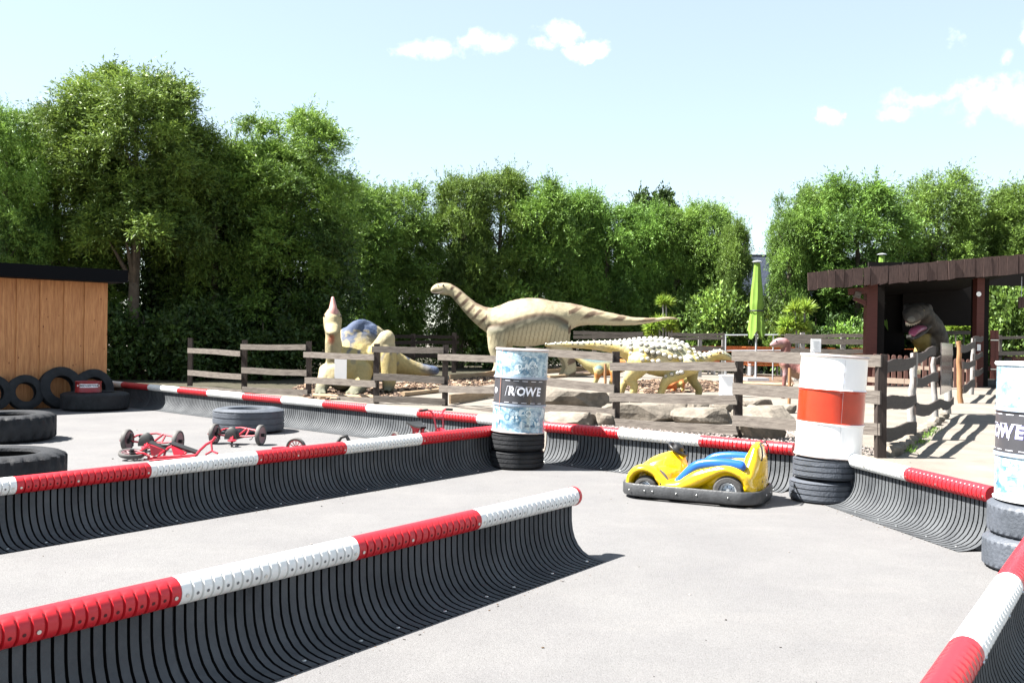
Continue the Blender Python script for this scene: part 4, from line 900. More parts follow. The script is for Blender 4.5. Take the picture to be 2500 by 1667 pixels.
q=MB(); q.add([(xl+.3+s*(wdt-.6),YH+.25,ze) if 0 else v for s in(0,) for v in [(xl+.32,YH+.3,ze),(xl+.32,YH+2*run-.3,ze),(xl+.32,YH+run,zr-.12),(xr2-.32,YH+.3,ze),(xr2-.32,YH+2*run-.3,ze),(xr2-.32,YH+run,zr-.12)]],[(0,1,2),(3,5,4)]); q.build('gable',mat('cream_plaster',(.5,.46,.38),.85),hs)
for k in range(3):
    x=xl+wdt*(.25+.25*k); q=MB(); q.box((x,YH+.24,2.0),(1.1,.06,1.3)); w=q.build('window',mat('white_frame',(.7,.7,.7),.4),hs); q=MB(); q.box((x,YH+.2,2.0),(.95,.04,1.15)); q.build('pane',mat('dark_glass',(.03,.04,.05),.08),w)

# ---------------------------------------------------------------- fine grit on the asphalt
r_=random.Random(12); mb=MB(); GRM=[mat('dark_grit',(.035,.03,.027),.9),mat('pale_grit',(.30,.28,.26),.9),mat('dry_leaf_bits',(.10,.06,.03),.9)]
for i in range(240):
    x=r_.uniform(-6,5); y=r_.uniform(2.2,16); s=r_.choice([.003,.004,.005,.008]) if r_.random()<.97 else .014
    mb.box((x,y,.004+s*.3),(s*r_.uniform(1,2.2),s,s*.6),Matrix.Rotation(r_.uniform(0,6.28),3,'Z'),r_.choice([0,0,0,1,2]))
for P,nx,ny in((PB,.82,-.57),(PC_,.82,-.57),(PE,-1,-.1),(PD,-.58,-.81)):
    for i in range(40):
        t=r_.random(); q=P[0].lerp(P[-1],t); o_=.28+abs(r_.gauss(0,.05)); s=r_.choice([.003,.004,.006])
        mb.box((q.x+nx*o_,q.y+ny*o_,.004+s*.3),(s*r_.uniform(1,2.4),s,s*.5),Matrix.Rotation(r_.uniform(0,6.28),3,'Z'),r_.choice([0,1,2,2]))
tag(mb.build('grit',GRM),'fine grit and leaf bits strewn over the asphalt','grit',kind='stuff')
# ---------------------------------------------------------------- open shelter with shingled roof edge
YT=32.4
hut=thing('shelter','dark open wooden shelter with a roof edge of rough brown planks, right side','shelter',(at(2390,900,YT).x,YT,0))
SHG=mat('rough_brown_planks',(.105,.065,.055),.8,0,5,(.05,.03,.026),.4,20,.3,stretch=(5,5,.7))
DARK=mat('near_black_wood',(.012,.009,.008),.85,.2,5,None,.2,20,.2)  # near-black colour for the roof, inner posts, long beam and walls
def hz(px,py,Y=YT): return at(px,py,Y)
for i,(x0,x1,yb) in enumerate([(2117,2143,943),(2386,2404,945)]):
    a=hz(x0,700);b=hz(x1,700); q=MB(); q.box(((a.x+b.x)/2,YT+.15,a.z/2+.15),(b.x-a.x,.30,a.z+.3)); q.build('post',REDW,hut)
a=hz(2403,700);b=hz(2423,700); q=MB(); q.box(((a.x+b.x)/2+.02,YT+.6,a.z/2+.15),(b.x-a.x+.1,.5,a.z+.3)); q.build('post',DARK,hut)
a=hz(2143,700);b=hz(2168,700); q=MB(); q.box(((a.x+b.x)/2+.02,YT+.8,a.z/2+.15),(b.x-a.x+.1,.7,a.z+.3)); q.build('post',DARK,hut)
# fascia planks
q=MB(); r_=random.Random(5); x=1974; top=lambda x:665+(x-1974)*(620-665)/526.; bot=lambda x:707+(x-1974)*(667-707)/526.
Yf=YT-.75; px=1972
while px<2560:
    w=r_.uniform(17,27); a=at(px,top(px)+r_.uniform(-2,2),Yf); b=at(px+w-1.2,top(px+w),Yf); c=at(px+w-1.2+r_.uniform(-2,2),bot(px+w)+r_.uniform(-2,2.5),Yf); d=at(px+r_.uniform(-2,2),bot(px)+r_.uniform(-2,2.5),Yf)
    th=r_.uniform(.02,.05); o_=r_.uniform(-.02,.02)
    f=[Vector((v.x,Yf+o_-th,v.z)) for v in(a,b,c,d)]; k=[Vector((v.x,Yf+o_+.02,v.z)) for v in(a,b,c,d)]
    q.add(f+k,[(0,1,2,3),(7,6,5,4),(0,4,5,1),(1,5,6,2),(2,6,7,3),(3,7,4,0)]); px+=w
q.build('roof_edge',SHG,hut)
A=at(1978,672,Yf); B=at(2560,622,Yf); xw=at(2125,700,YT+1).x; xw2=at(2128,700,YT+6.5).x
q=MB(); sl=(B.z-A.z)/(B.x-A.x); P6=[(A.x,Yf+.05),(B.x,Yf+.05),(B.x,YT+6.5),(xw2,YT+6.5),(xw,YT+.35),(at(1990,700,YT+.35).x,YT+.35)]
tp=[Vector((x,y,A.z-.20+sl*(x-A.x)-.09*(y-Yf))) for x,y in P6]; q.add(tp+[v-Vector((0,0,.09)) for v in tp],[(0,1,2,3,4,5),(11,10,9,8,7,6)]+[(i,i+6,(i+1)%6+6,(i+1)%6) for i in range(6)])
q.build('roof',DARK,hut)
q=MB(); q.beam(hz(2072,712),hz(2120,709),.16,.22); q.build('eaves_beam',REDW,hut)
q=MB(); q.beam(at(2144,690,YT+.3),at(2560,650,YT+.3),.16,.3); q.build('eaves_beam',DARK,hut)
q=MB(); q.beam(at(2085,727,YT+.1),at(2122,745,YT+.1),.14,.14); q.build('bracket',REDW,hut)
q=MB(); q.beam(at(2085,718,YT-.05),at(2100,722,YT-.05),.15,.2); q.build('beam_end',WOOD,hut)
# dark back and side walls
YBk=YT+5.4
def wallbox(nm,x0,x1,yt,yb,Y,th=.12):
    a=at(x0,yt,Y);b=at(x1,yb,Y); zb=max(b.z,0); q=MB(); q.box(((a.x+b.x)/2,Y,(a.z+zb)/2),(b.x-a.x,th,a.z-zb)); return q.build(nm,DARK,hut)
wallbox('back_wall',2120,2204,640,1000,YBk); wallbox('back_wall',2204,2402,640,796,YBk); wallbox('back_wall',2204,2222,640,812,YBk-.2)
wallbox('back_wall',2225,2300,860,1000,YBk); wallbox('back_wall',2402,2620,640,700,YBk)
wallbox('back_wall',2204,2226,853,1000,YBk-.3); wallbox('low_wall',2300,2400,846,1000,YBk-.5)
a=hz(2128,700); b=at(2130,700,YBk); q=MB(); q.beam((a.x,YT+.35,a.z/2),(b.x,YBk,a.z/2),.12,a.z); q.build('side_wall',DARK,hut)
q=MB(); q.beam(at(2300,812,YBk-.3),at(2395,812,YBk-.3),.05,9/sc(YBk)); q.build('rail',WOOD,hut)
pxpoly('shelter_floor',[(2128,936),(2420,948),(2600,948),(2600,905),(2128,903)],.016,mat('dark_floor',(.03,.026,.022),.9))
q=MB(); q.disc(hz(2388,718)+Vector((0,-.05,0)),(0,-1,0),.085,20); o=q.build('lamp_sign',PAPER,hut)
q=MB(); q.box(hz(2387,848)+Vector((0,-.08,0)),(.12,.02,.22)); q.build('notice',PAPER,hut)
# picket fence
PKT=mat('red_grey_pickets',(.24,.125,.10),.75,0,6,(.15,.075,.06),.25,20,.3,stretch=(5,5,.7))
pf=thing('picket_fence','reddish picket fence with rounded tops in front of the shelter','picket fence',(at(2250,900,31).x,31,0))
q=MB()
px=2132; k=0
while px<2385:
    Yp_=31.4-(px-2132)*.004; a=at(px,868+ (px-2130)*.06,Yp_); b=at(px+10,868,Yp_); w=b.x-a.x; zt=a.z
    n=8; pts=[(a.x,Yp_,.06),(a.x+w,Yp_,.06),(a.x+w,Yp_,zt)]+[(a.x+w/2+w/2*math.cos(math.pi*i/n),Yp_,zt+w/2*math.sin(math.pi*i/n)) for i in range(1,n)]+[(a.x,Yp_,zt)]
    m=len(pts); q.add([Vector(v) for v in pts]+[Vector((v[0],v[1]+.025,v[2])) for v in pts],[tuple(range(m)),tuple(range(2*m-1,m-1,-1))]+[(i,i+m,(i+1)%m+m,(i+1)%m) for i in range(m)]); px+=15.2
q.build('picket',PKT,pf); q.mesh
PALEB=mat('pale_planed_board',(.46,.36,.28),.8,.2,6,None,.2,20,.3,stretch=(.6,5,5))
for ya,yb,h in((891,905,9),(926,940,13)):
    q=MB(); q.beam(at(2118,ya,31.46),at(2385,yb,30.46),.04,h/sc(31)); q.build('rail',PALEB,pf)
sg=thing('small_sign','little cream sign with dark lettering hanging on the picket fence','sign',(at(2238,907,31).x,30.9,0)); a=at(2232,902,30.6); b=at(2247,913,30.6)
q=MB(); q.box(((a.x+b.x)/2,30.6,(a.z+b.z)/2),(b.x-a.x,.02,a.z-b.z)); q.build('board',mat('cream_board',(.62,.55,.35),.6),sg)
q=MB(); 
for k in range(2): q.box(((a.x+b.x)/2+.02*k,30.585,a.z-.045-.05*k),((b.x-a.x)*.6,.006,.014))
q.build('print',mat('dark_print',(.08,.07,.06),.6),sg)
gt=thing('plank_gate','tall narrow red brown plank gate right of the shelter post','gate',(at(2427,920,31.8).x,31.8,0))
for x0,x1,c_ in((2419,2428,REDW),(2429,2436,REDW)):
    a=at(x0,806,31.8); b=at(x1,925,31.8); q=MB(); q.box(((a.x+b.x)/2,31.8,(a.z+max(b.z,.05))/2),(b.x-a.x,.05,a.z-max(b.z,.05))); q.build('plank',c_,gt)
q=MB()
for yy in(830,901): a=at(2418,yy,31.76); b=at(2437,yy,31.76); q.box(((a.x+b.x)/2,31.75,a.z),(b.x-a.x,.02,.03))
q.build('strap',STL,gt)
hg=thing('hanging_board','short rough plank board hanging under the shelter roof at the right edge','board',(at(2497,740,33).x,33,at(2497,740,33).z)); q=MB()
for k in range(3): a=at(2486+k*8,725,33); b=at(2493+k*8,752,33); q.box(((a.x+b.x)/2,33,(a.z+b.z)/2),(b.x-a.x,.04,a.z-b.z))
q.build('plank',SHG,hg); q=MB(); a=at(2494,700,33); q.tube([(a.x,33,a.z+.35),(a.x,33,at(2494,727,33).z)],.012,6); q.build('hanger',MET,hg)
bgfence('rail fence of weathered boards behind the gate at the right edge',38.5,38.5,(2436,2560),[(824,824,7),(862,862,10)],None,[(2440,818),(2540,818)],WOOD,pr=.06)
# ---------------------------------------------------------------- closed parasols
GRN=mat('lime_green_canvas',(.17,.29,.045),.75,.12,5,None,.1,30,.2)
def parasol(px,ytop,ybot,Y,label):
    b=at(px,900,Y); zt=at(px,ytop,Y).z; zb=at(px,ybot,Y).z; root=thing('parasol',label,'parasol',(b.x,Y,0),group='closed lime green parasols')
    q=MB(); q.tube([(0,0,0),(0,0,zt+.05)],.035,10); link('pole',q.mesh('pole',MET,True),root,True)
    q=MB(); H=zt-zb; secs=[(0,.13),(.12,.17),(.35,.24),(.6,.32),(.665,.255),(.70,.27),(.85,.35),(1.0,.43)]; n=56; vs=[]; K=24
    def rad(t):
        for (a,ra),(c,rb) in zip(secs,secs[1:]):
            if t<=c: return ra+(rb-ra)*(t-a)/(c-a)
        return secs[-1][1]
    for i in range(K+1):
        t=i/K
        for j in range(n):
            th=6.2832*j/n; f=1-.20*abs(math.sin(th*4+t*1.2))**.6*(.6+.5*t)*(0.2 if .63<t<.69 else 1); rr=rad(t)*f*.88
            dz=.16*math.sin(th*4+2)*max(0,t-.85)/.15
            vs.append((rr*math.cos(th),rr*math.sin(th),zt-H*t+dz))
    q.add(vs,[(i*n+j,i*n+(j+1)%n,(i+1)*n+(j+1)%n,(i+1)*n+j) for i in range(K) for j in range(n)]); q.add([(0,0,zt)],[])
    link('canopy',q.mesh('canopy',GRN,True),root,True)
    q=MB(); q.lathe([(.262,zt-H*.675),(.272,zt-H*.665),(.262,zt-H*.655)],32); link('strap',q.mesh('strap',BLK,True),root,True)
    q=MB(); q.lathe([(.001,zt+.10),(.11,zt+.08),(.19,zt+.05),(.19,zt+.03),(.001,zt+.03)],24); link('top_cap',q.mesh('top_cap',MET,True),root,True)
    q=MB(); q.box((0,0,.06),(.8,.8,.12)); link('base',q.mesh('base',MET),root,True)
    return root
parasol(1845,642,818,35,'tall closed lime green parasol standing beyond the benches'); parasol(2149,624,800,38,'closed lime green parasol of which only the top shows above the shelter roof')
# ---------------------------------------------------------------- yuccas
def yucca(heads,Y,label):
    b=at(heads[0][0],900,Y); root=thing('yucca',label,'yucca',(b.x,Y,0),group='yuccas in front of the hedge')
    for (px,py,r,pb,pyb) in heads:
        c=at(px,py,Y); R_=r*1.3/sc(Y); n=170; d=rng.normal(size=(n,3)); d[:,2]=np.abs(d[:,2])*1.0-.35; d/=np.linalg.norm(d,axis=1)[:,None]
        P=np.repeat([[c.x,c.y,c.z]],n,0); o=link('leaf_head',leafmesh('leaf_head',P,d,np.full(n,.055*R_/.5),np.full(n,R_)*rng.uniform(.75,1.15,n),LEAFY,rng.uniform(0,1,n),rng),root)
        q=MB(); e=at(pb,pyb,Y); q.tube([(e.x,Y,0),(c.x*.5+e.x*.5+.03,Y,(c.z+e.z)/2),(c.x,Y,c.z)],[.05,.04,.035],8,0,Vector((0,1,0))); q.build('stem',PALEP,root,True)
yucca([(1626,738,21,1624,830),(1592,800,21,1604,870),(1608,790,22,1610,850),(1632,790,23,1630,850),(1640,806,18,1632,870),(1618,737,17,1617,820),(1590,815,16,1600,870)],41,'yucca with one tall head and a low cluster behind the long tail tip')
yucca([(1940,757,24,1945,830),(1964,755,26,1960,830),(1922,795,25,1930,850),(1942,795,26,1944,850),(1960,803,20,1958,850),(1915,812,16,1925,850)],36,'pair of pale yuccas left of the shelter behind the brown dinosaur head')
yucca([(2352,796,22,2350,860),(2375,800,24,2372,860),(2330,802,20,2335,860)],40,'yucca seen through the shelter beyond the tyrannosaur')
# ---------------------------------------------------------------- dinosaurs
SKIN=mat('painted_skin',(.5,.5,.4),.72,.22,16,None,.5,34,.3,attr=True)
def nn(v,s=1.0,o=0): return mnoise.noise(Vector((v[0]*s+o,v[1]*s,v[2]*s)))
def lerp(a,b,t): t=max(0,min(1,t)); return tuple(x+(y-x)*t for x,y in zip(a,b))
def sst(a,b,x): t=max(0,min(1,(x-a)/(b-a))); return t*t*(3-2*t)
class Px:
    """side view outline in photo pixels at one depth -> world sections of an animal with its own width"""
    def __init__(s,Y): s.Y=Y; s.k=sc(Y)
    def s(s,px,py,rpx,wr=1.0,dy=0.0):
        p=at(px,py,s.Y+dy); r=rpx/s.k; return (p.x,s.Y+dy,p.z,r*wr,r)
def leg(mb,P,pts,dy,wr=1.0):
    loft(mb,[P.s(x,y,r,wr,dy+ (ddy if len(q)>3 else 0)) for q in pts for (x,y,r,ddy) in [(q+(0,))[:4]]],k=3)
# --- long necked dinosaur
P=Px(36.5); mb=MB()
loft(mb,[P.s(1055,710,5,1.0),P.s(1063,705,11,.9),P.s(1078,705,15,.85),P.s(1093,706,15,.85),P.s(1108,712,14,.85),P.s(1128,731,16,.9),P.s(1150,753,19,.95),P.s(1172,769,24,1),P.s(1194,780,31,.9),P.s(1212,784,39,.85),P.s(1234,787,50,.82),P.s(1260,788,57,.85),P.s(1300,786,59,.9),P.s(1345,783,52,.9),P.s(1378,774,38,.85),P.s(1410,770,27,.85),P.s(1450,774,20,.9),P.s(1500,780,15,1),P.s(1550,784,10,1),P.s(1600,781,6,1),P.s(1635,776,4,1),P.s(1658,780,2.5,1)],n=24)
for dy in(.42,-.42):
    dx=0 if dy>0 else -16
    leg(mb,P,[(1232+dx,810,28),(1230+dx,850,22),(1236+dx,885,15),(1232+dx,905,14),(1226+dx,919,17)],dy*.9,.62)
    leg(mb,P,[(1352-dx*.6,806,33),(1358-dx*.6,838,26),(1378-dx*.6,870,16),(1384-dx*.6,895,14),(1379-dx*.6,919,17)],dy*.85,.6)
def csau(v,n):
    px=1250+v.x/P.Y*F; H_=(v.z-EYE)*P.k; py=826-H_+(px-1250)*.014
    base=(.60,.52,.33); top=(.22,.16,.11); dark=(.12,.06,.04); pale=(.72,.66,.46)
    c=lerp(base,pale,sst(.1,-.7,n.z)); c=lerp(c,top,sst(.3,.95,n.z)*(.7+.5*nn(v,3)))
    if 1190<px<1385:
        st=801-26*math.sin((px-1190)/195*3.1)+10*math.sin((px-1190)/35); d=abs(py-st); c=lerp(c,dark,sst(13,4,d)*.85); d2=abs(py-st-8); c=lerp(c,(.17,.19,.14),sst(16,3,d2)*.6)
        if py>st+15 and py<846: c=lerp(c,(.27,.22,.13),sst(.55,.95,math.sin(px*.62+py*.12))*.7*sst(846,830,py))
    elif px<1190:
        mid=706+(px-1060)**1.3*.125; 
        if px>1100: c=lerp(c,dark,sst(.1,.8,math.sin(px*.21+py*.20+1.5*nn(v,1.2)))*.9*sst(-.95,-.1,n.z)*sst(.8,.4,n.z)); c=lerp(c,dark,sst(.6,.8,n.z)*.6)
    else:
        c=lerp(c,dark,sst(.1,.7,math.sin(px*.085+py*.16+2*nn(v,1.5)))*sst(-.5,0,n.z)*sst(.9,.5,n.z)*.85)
    return c
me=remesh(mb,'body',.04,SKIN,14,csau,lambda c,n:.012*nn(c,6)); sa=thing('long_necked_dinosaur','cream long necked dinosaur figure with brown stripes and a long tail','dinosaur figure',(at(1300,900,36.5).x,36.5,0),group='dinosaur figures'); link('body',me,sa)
def small(parent,nm,px,py,r,Y,m,sy=.7,sz=None):
    q=MB(); k=sc(Y); q.sphere(at(px,py,Y),(r/k,r/k*sy,(sz or r)/k),12,8); return q.build(nm,m,parent,True)
EYEM=mat('dark_eye',(.015,.01,.008),.15); 
small(sa,'eye',1082,697,2.4,36.5-.19,EYEM); small(sa,'nostril',1069,696,1.6,36.5-.17,EYEM,.6)
q=MB(); q.tube([at(1053,714,36.5-.07),at(1065,716,36.5-.145),at(1076,714,36.5-.185),at(1084,711,36.5-.20)],.010,6); q.build('mouth_line',mat('dark_lip',(.10,.06,.05),.6),sa,True)
# --- blue and cream horned dinosaur sitting, facing the camera
P2=Px(24.0); mb=MB()
def V(px,py,dy=0): p=at(px,py,24.0+dy); return (p.x,24.0+dy,p.z)
k2=sc(24.0)
def S2(px,py,dy,rx,ry): p=at(px,py,24.0+dy); return (p.x,24.0+dy,p.z,rx/k2,ry/k2)
# neck & head rising toward the camera
loft(mb,[S2(842,910,.25,46,42),S2(830,885,-.02,34,32),S2(818,862,-.20,24,24),S2(814,838,-.28,20,20),S2(813,815,-.30,18,20),S2(812,796,-.34,21,23),S2(812,776,-.30,22,21),S2(813,764,-.22,17,15)],side=(1,0,0),n=20)
loft(mb,[S2(812,792,-.38,19,15),S2(811,806,-.60,17,11),S2(811,813,-.72,13,7)],side=(1,0,0),n=16)
# body, hump
loft(mb,[S2(838,912,-.05,46,46),S2(858,872,.35,46,62),S2(883,846,.8,42,64),S2(915,858,1.3,37,56),S2(950,880,1.7,30,36),S2(985,893,1.9,22,26),S2(1020,902,2.0,15,19),S2(1050,904,2.0,11,14),S2(1064,905,2.0,10,12)],side=(0,1,0),n=22)
loft(mb,[S2(846,838,.25,12,22),S2(862,806,.5,13,18),S2(882,794,.8,14,16),S2(905,802,1.1,13,16),S2(926,822,1.4,13,16)],side=(0,1,0),n=14)
loft(mb,[S2(898,905,.35,18,20),S2(915,868,.25,21,22),S2(938,838,.2,23,23),S2(944,826,.2,22,22)],side=(0,1,0),n=16)  # bent knee
loft(mb,[S2(944,830,.2,20,20),S2(948,880,.1,20,20),S2(950,925,.1,18,20),S2(948,948,.0,14,12)],side=(1,0,0),n=16)
loft(mb,[S2(800,905,.0,22,20),S2(790,935,-.25,17,17),S2(782,955,-.45,15,10)],side=(1,0,0),n=14)
loft(mb,[S2(885,905,-.1,26,26),S2(880,938,-.35,20,18),S2(864,958,-.6,17,10)],side=(1,0,0),n=14)
for fx,fy,dy in((772,960,-.75),(782,962,-.80),(793,960,-.72),(848,964,-.85),(860,966,-.92),(873,965,-.85),(940,952,-.2),(950,954,-.25)):
    loft(mb,[S2(fx+ (783-fx)*.3 if fx<800 else fx,fy-6,dy+.25,5,5),S2(fx,fy,dy,4.5,4)],side=(1,0,0),n=10)
def cblue(v,n):
    px=1250+v.x/v.y*F; py=826-(v.z-EYE)/v.y*F+(px-1250)*.014
    cream=(.50,.40,.17); blue=(.06,.095,.185); pale=(.50,.42,.24)
    c=cream
    if px>832:
        # height of the local ridge
        ridge=790 if px<960 else 790+(px-960)*.95
        h=(py-ridge)
        t=sst(62,12,h+16*nn(v,3.2)); c=lerp(cream,blue,t*.95)
        sp=mnoise.noise(Vector((v.x*6,v.y*2,v.z*4+3))); c=lerp(c,(.06,.09,.17),sst(.20,.38,sp)*sst(120,60,h)*.8)
        if 842<px<905 and py>805: c=lerp(c,cream,sst(.05,.3,nn(v,9,2))*.5)
    if 920<px<966 and py<858: c=lerp(pale,(.42,.38,.26),.3)
    if px<834: 
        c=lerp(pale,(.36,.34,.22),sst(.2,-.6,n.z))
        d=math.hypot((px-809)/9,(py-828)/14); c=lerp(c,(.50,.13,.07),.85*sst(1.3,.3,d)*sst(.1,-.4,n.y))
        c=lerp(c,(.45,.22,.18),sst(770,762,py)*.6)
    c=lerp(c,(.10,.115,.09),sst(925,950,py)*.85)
    return c
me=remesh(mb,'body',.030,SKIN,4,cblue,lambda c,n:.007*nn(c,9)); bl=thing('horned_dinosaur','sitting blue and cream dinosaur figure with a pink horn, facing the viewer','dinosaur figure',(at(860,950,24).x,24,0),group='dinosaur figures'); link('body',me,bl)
mb=MB(); loft(mb,[S2(813,778,-.40,12,9),S2(813,760,-.38,11,9),S2(813,745,-.32,8,8),S2(812.5,728,-.28,4,4)],side=(1,0,0),n=16)
mb.build('horn',mat('pink_horn',(.50,.25,.22),.5,.2,8),bl,True)
for s in(-1,1):
    q=MB(); q.sphere(Vector(V(811+s*11,800,-.62)),(.010,.012,.012),8,6); q.build('nostril',EYEM,bl,True)
    q=MB(); q.sphere(Vector(V(812+s*20.5,771,-.42)),(.02,.03,.035),10,8); q.build('eye',EYEM,bl,True)
for i,(fx,fy,dy) in enumerate(((772,963,-.80),(782,965,-.86),(793,963,-.78),(848,967,-.90),(860,969,-.97),(873,968,-.90))):
    q=MB(); q.sphere(Vector(V(fx,fy,dy)),(.022,.05,.025),8,6); q.build('claw',PALEP,bl,True)
# --- spiked armoured dinosaur walking right
YA=24.6; P=Px(YA); mb=MB()
body=[P.s(1333,842,4),P.s(1370,841,6),P.s(1410,842,8),P.s(1450,843,11),P.s(1490,846,15),P.s(1525,852,23,1.1),P.s(1560,862,37,1.1),P.s(1600,871,46,1.12),P.s(1640,876,46,1.1),P.s(1676,882,38,1.0),P.s(1700,883,26,.95),P.s(1720,878,17,1),P.s(1738,870,13,1),P.s(1752,866,13.5,1),P.s(1768,869,11.5,.95),P.s(1782,874,7,.9),P.s(1788,876,4,.8)]
loft(mb,body,n=22)
for dy in(-.38,.40):
    f=1 if dy<0 else 0
    leg(mb,P,[(1560,888,30),(1548,908,22),(1534,925,13),(1522+26*f,938,10),(1516+30*f,958,9)],dy)
    leg(mb,P,[(1684,890,27),(1655+34*(1-f),912,17),(1626+66*(1-f),930,12),(1618+88*(1-f),948,9),(1612+93*(1-f),962,9)],dy)
def cank(v,n):
    px=1250+v.x/v.y*F; py=826-(v.z-EYE)/v.y*F+(px-1250)*.014
    yel=(.66,.47,.10); pale=(.66,.56,.32); teal=(.20,.33,.36)
    c=lerp(pale,yel,.5+.9*nn(v,2.2)); t=sst(.15,.6,n.z+.7*nn(v,2.6,4)); c=lerp(c,teal,t*.55); c=lerp(c,(.62,.60,.52),sst(.7,.95,n.z)*.6)
    d=abs((px-1690)-(py-860)*.9); c=lerp(c,(.56,.44,.08),sst(14,6,d)*sst(845,860,py)*.8)
    if math.hypot(px-1592,(py-862)*1.0)<15: c=lerp(c,(.05,.06,.07),.75)
    if py>900: c=lerp(c,(.62,.50,.20),.7)
    return c
me=remesh(mb,'body',.028,SKIN,4,cank,lambda c,n:.006*nn(c,12)); an=thing('spiked_dinosaur','yellow and white armoured dinosaur figure studded with pale knobs, walking right','dinosaur figure',(at(1600,960,YA).x,YA,0),group='dinosaur figures'); link('body',me,an)
bv=BVHTree.FromPolygons([v.co.copy() for v in me.vertices],[tuple(p.vertices) for p in me.polygons])
KN=mat('pale_knobs',(.58,.55,.47),.4,.15,15); KD=mat('knob_ring',(.12,.13,.14),.6)
q=MB(); cnt=0; cen=catmull(body,3); kb=MB(); kb.sphere((0,0,.15),(1.15,1.0,.85),10,6); kb.lathe([(1.05,-.22),(1.35,.06),(1.42,-.4)],12,1); KME=kb.mesh('armour_knob',[KN,KD],True); spots=[]
for s in(-1,1):
    for row,ang in enumerate((6,34,58,82,104)):
        last=None
        for c in cen:
            p=Vector(c[:3]); 
            if last is not None and (p-last).length<(.135 if row else .115): continue
            last=p; px=1250+p.x/p.y*F
            if row>=3 and (px<1530 or px>1700): continue
            if row==2 and px<1395: continue
            if px>1765 or (row==4 and px>1650): continue
            a=R(ang+random.Random(cnt).uniform(-5,5)*(row>0)); d=Vector((0,s*math.sin(a),math.cos(a))); h=bv.ray_cast(p+d*1.6,-d); cnt+=1
            if h[0] is not None: spots.append((h[0],h[1],min(.055,max(.022,c[4]*.16))))
for (px,py,s_) in((1654,910,.05),(1664,908,.055),(1640,913,.045),(1625,918,.04)):
    h=bv.ray_cast(at(px,py,YA-2),ray(px,py)); 
    if h[0] is not None: spots.insert(0,(h[0],h[1],s_))
for i,(c,n,sz) in enumerate(spots):
    if i<100:
        o=link('armour_knob',KME); o.location=c; o.rotation_euler=n.to_track_quat('Z','Y').to_euler(); o.scale=(sz,sz,sz); adopt(o,an)
    else: rot=n.to_track_quat('Z','Y').to_matrix(); q.sphere(c+n*sz*.15,(sz*1.15,sz,sz*.85),10,6,0,rot)
tag(q.build('armour_knobs',[KN,KD],an,True),kind='stuff')
def stick_on(par,nm,px,py,r,m,bv,Y,sy=.5):
    h=bv.ray_cast(at(px,py,Y-3),ray(px,py)); 
    if h[0] is None: return
    q=MB(); rot=h[1].to_track_quat('Z','Y').to_matrix(); q.sphere(h[0],(r,r,r*sy),10,6,0,rot); q.build(nm,m,par,True)
stick_on(an,'eye',1758,861,.035,mat('brown_eye',(.12,.05,.02),.2),bv,YA); stick_on(an,'nostril',1780,868,.014,EYEM,bv,YA)
q=MB(); q.tube([h for h in (bv.ray_cast(at(x,y,YA-3),ray(x,y))[0] for x,y in((1785,877),(1777,880),(1768,879),(1760,877))) if h is not None],.008,6); q.build('mouth_line',EYEM,an,True)
# --- low green and orange dinosaur behind
YL=30.0; P=Px(YL); mb=MB()
loft(mb,[P.s(1405,872,5),P.s(1420,880,9),P.s(1440,890,16),P.s(1462,896,22,.9),P.s(1490,895,22,.9),P.s(1520,892,16,.9),P.s(1545,886,9)],n=18)
for dy in(-.25,.3): leg(mb,P,[(1462,905,12),(1457,922,7),(1452,935,6)],dy); leg(mb,P,[(1500,905,12),(1497,922,7),(1492,935,6)],dy)
me=remesh(mb,'body',.03,SKIN,4,lambda v,n:lerp(lerp((.50,.42,.18),(.10,.17,.18),sst(.2,.7,n.z)),(.50,.20,.05),sst(.1,.3,nn(v,2.5))),None)
lo=thing('crested_dinosaur','low yellow and teal dinosaur figure partly hidden behind the spiked tail','dinosaur figure',(at(1470,940,YL).x,YL,0),group='dinosaur figures'); link('body',me,lo)
# --- little orange dinosaur
YO=26.5; P=Px(YO); mb=MB()
loft(mb,[P.s(1622,950,4),P.s(1632,941,10),P.s(1648,934,15,.9),P.s(1664,930,13,.9),P.s(1676,926,8),P.s(1684,925,6),P.s(1692,928,3)],n=16)
for dy in(-.13,.15): leg(mb,P,[(1644,938,8),(1648,948,5),(1640,955,4)],dy); leg(mb,P,[(1664,936,7),(1668,948,4),(1664,955,4)],dy)
me=remesh(mb,'body',.02,SKIN,3,lambda v,n:lerp((.60,.18,.05),(.50,.42,.14),sst(.0,.3,nn(v,5))),None)
oo=thing('orange_dinosaur','little orange dinosaur figure seen under the belly of the spiked one','dinosaur figure',(at(1650,955,YO).x,YO,0),group='dinosaur figures'); link('body',me,oo)
# --- brown pink dinosaur behind the white drum
YB=24.5; P=Px(YB); mb=MB()
loft(mb,[P.s(1883,842,5,.9),P.s(1892,839,10,.85),P.s(1904,836,12,.85),P.s(1918,840,13,.8),P.s(1918,856,12,.8),P.s(1914,872,13,.9),P.s(1922,888,20,.9),P.s(1945,900,24,.9),P.s(1975,905,20,.9),P.s(2010,900,12,.9),P.s(2050,890,6),P.s(2080,884,3)],n=18)
for dy in(-.22,.24): leg(mb,P,[(1915,890,9),(1918,905,7),(1914,935,5),(1912,970,6)],dy); leg(mb,P,[(1962,905,16),(1972,925,9),(1965,950,6),(1962,970,7)],dy)
me=remesh(mb,'body',.026,SKIN,4,lambda v,n:lerp(lerp((.24,.10,.085),(.42,.26,.27),sst(.0,.35,nn(v,3))),(.50,.34,.22),sst(0,-.6,n.z)*.7),lambda c,n:.006*nn(c,14))
br_=thing('pink_brown_dinosaur','small pink and brown dinosaur figure half hidden behind the white drum','dinosaur figure',(at(1940,950,YB).x,YB,0),group='dinosaur figures'); link('body',me,br_)
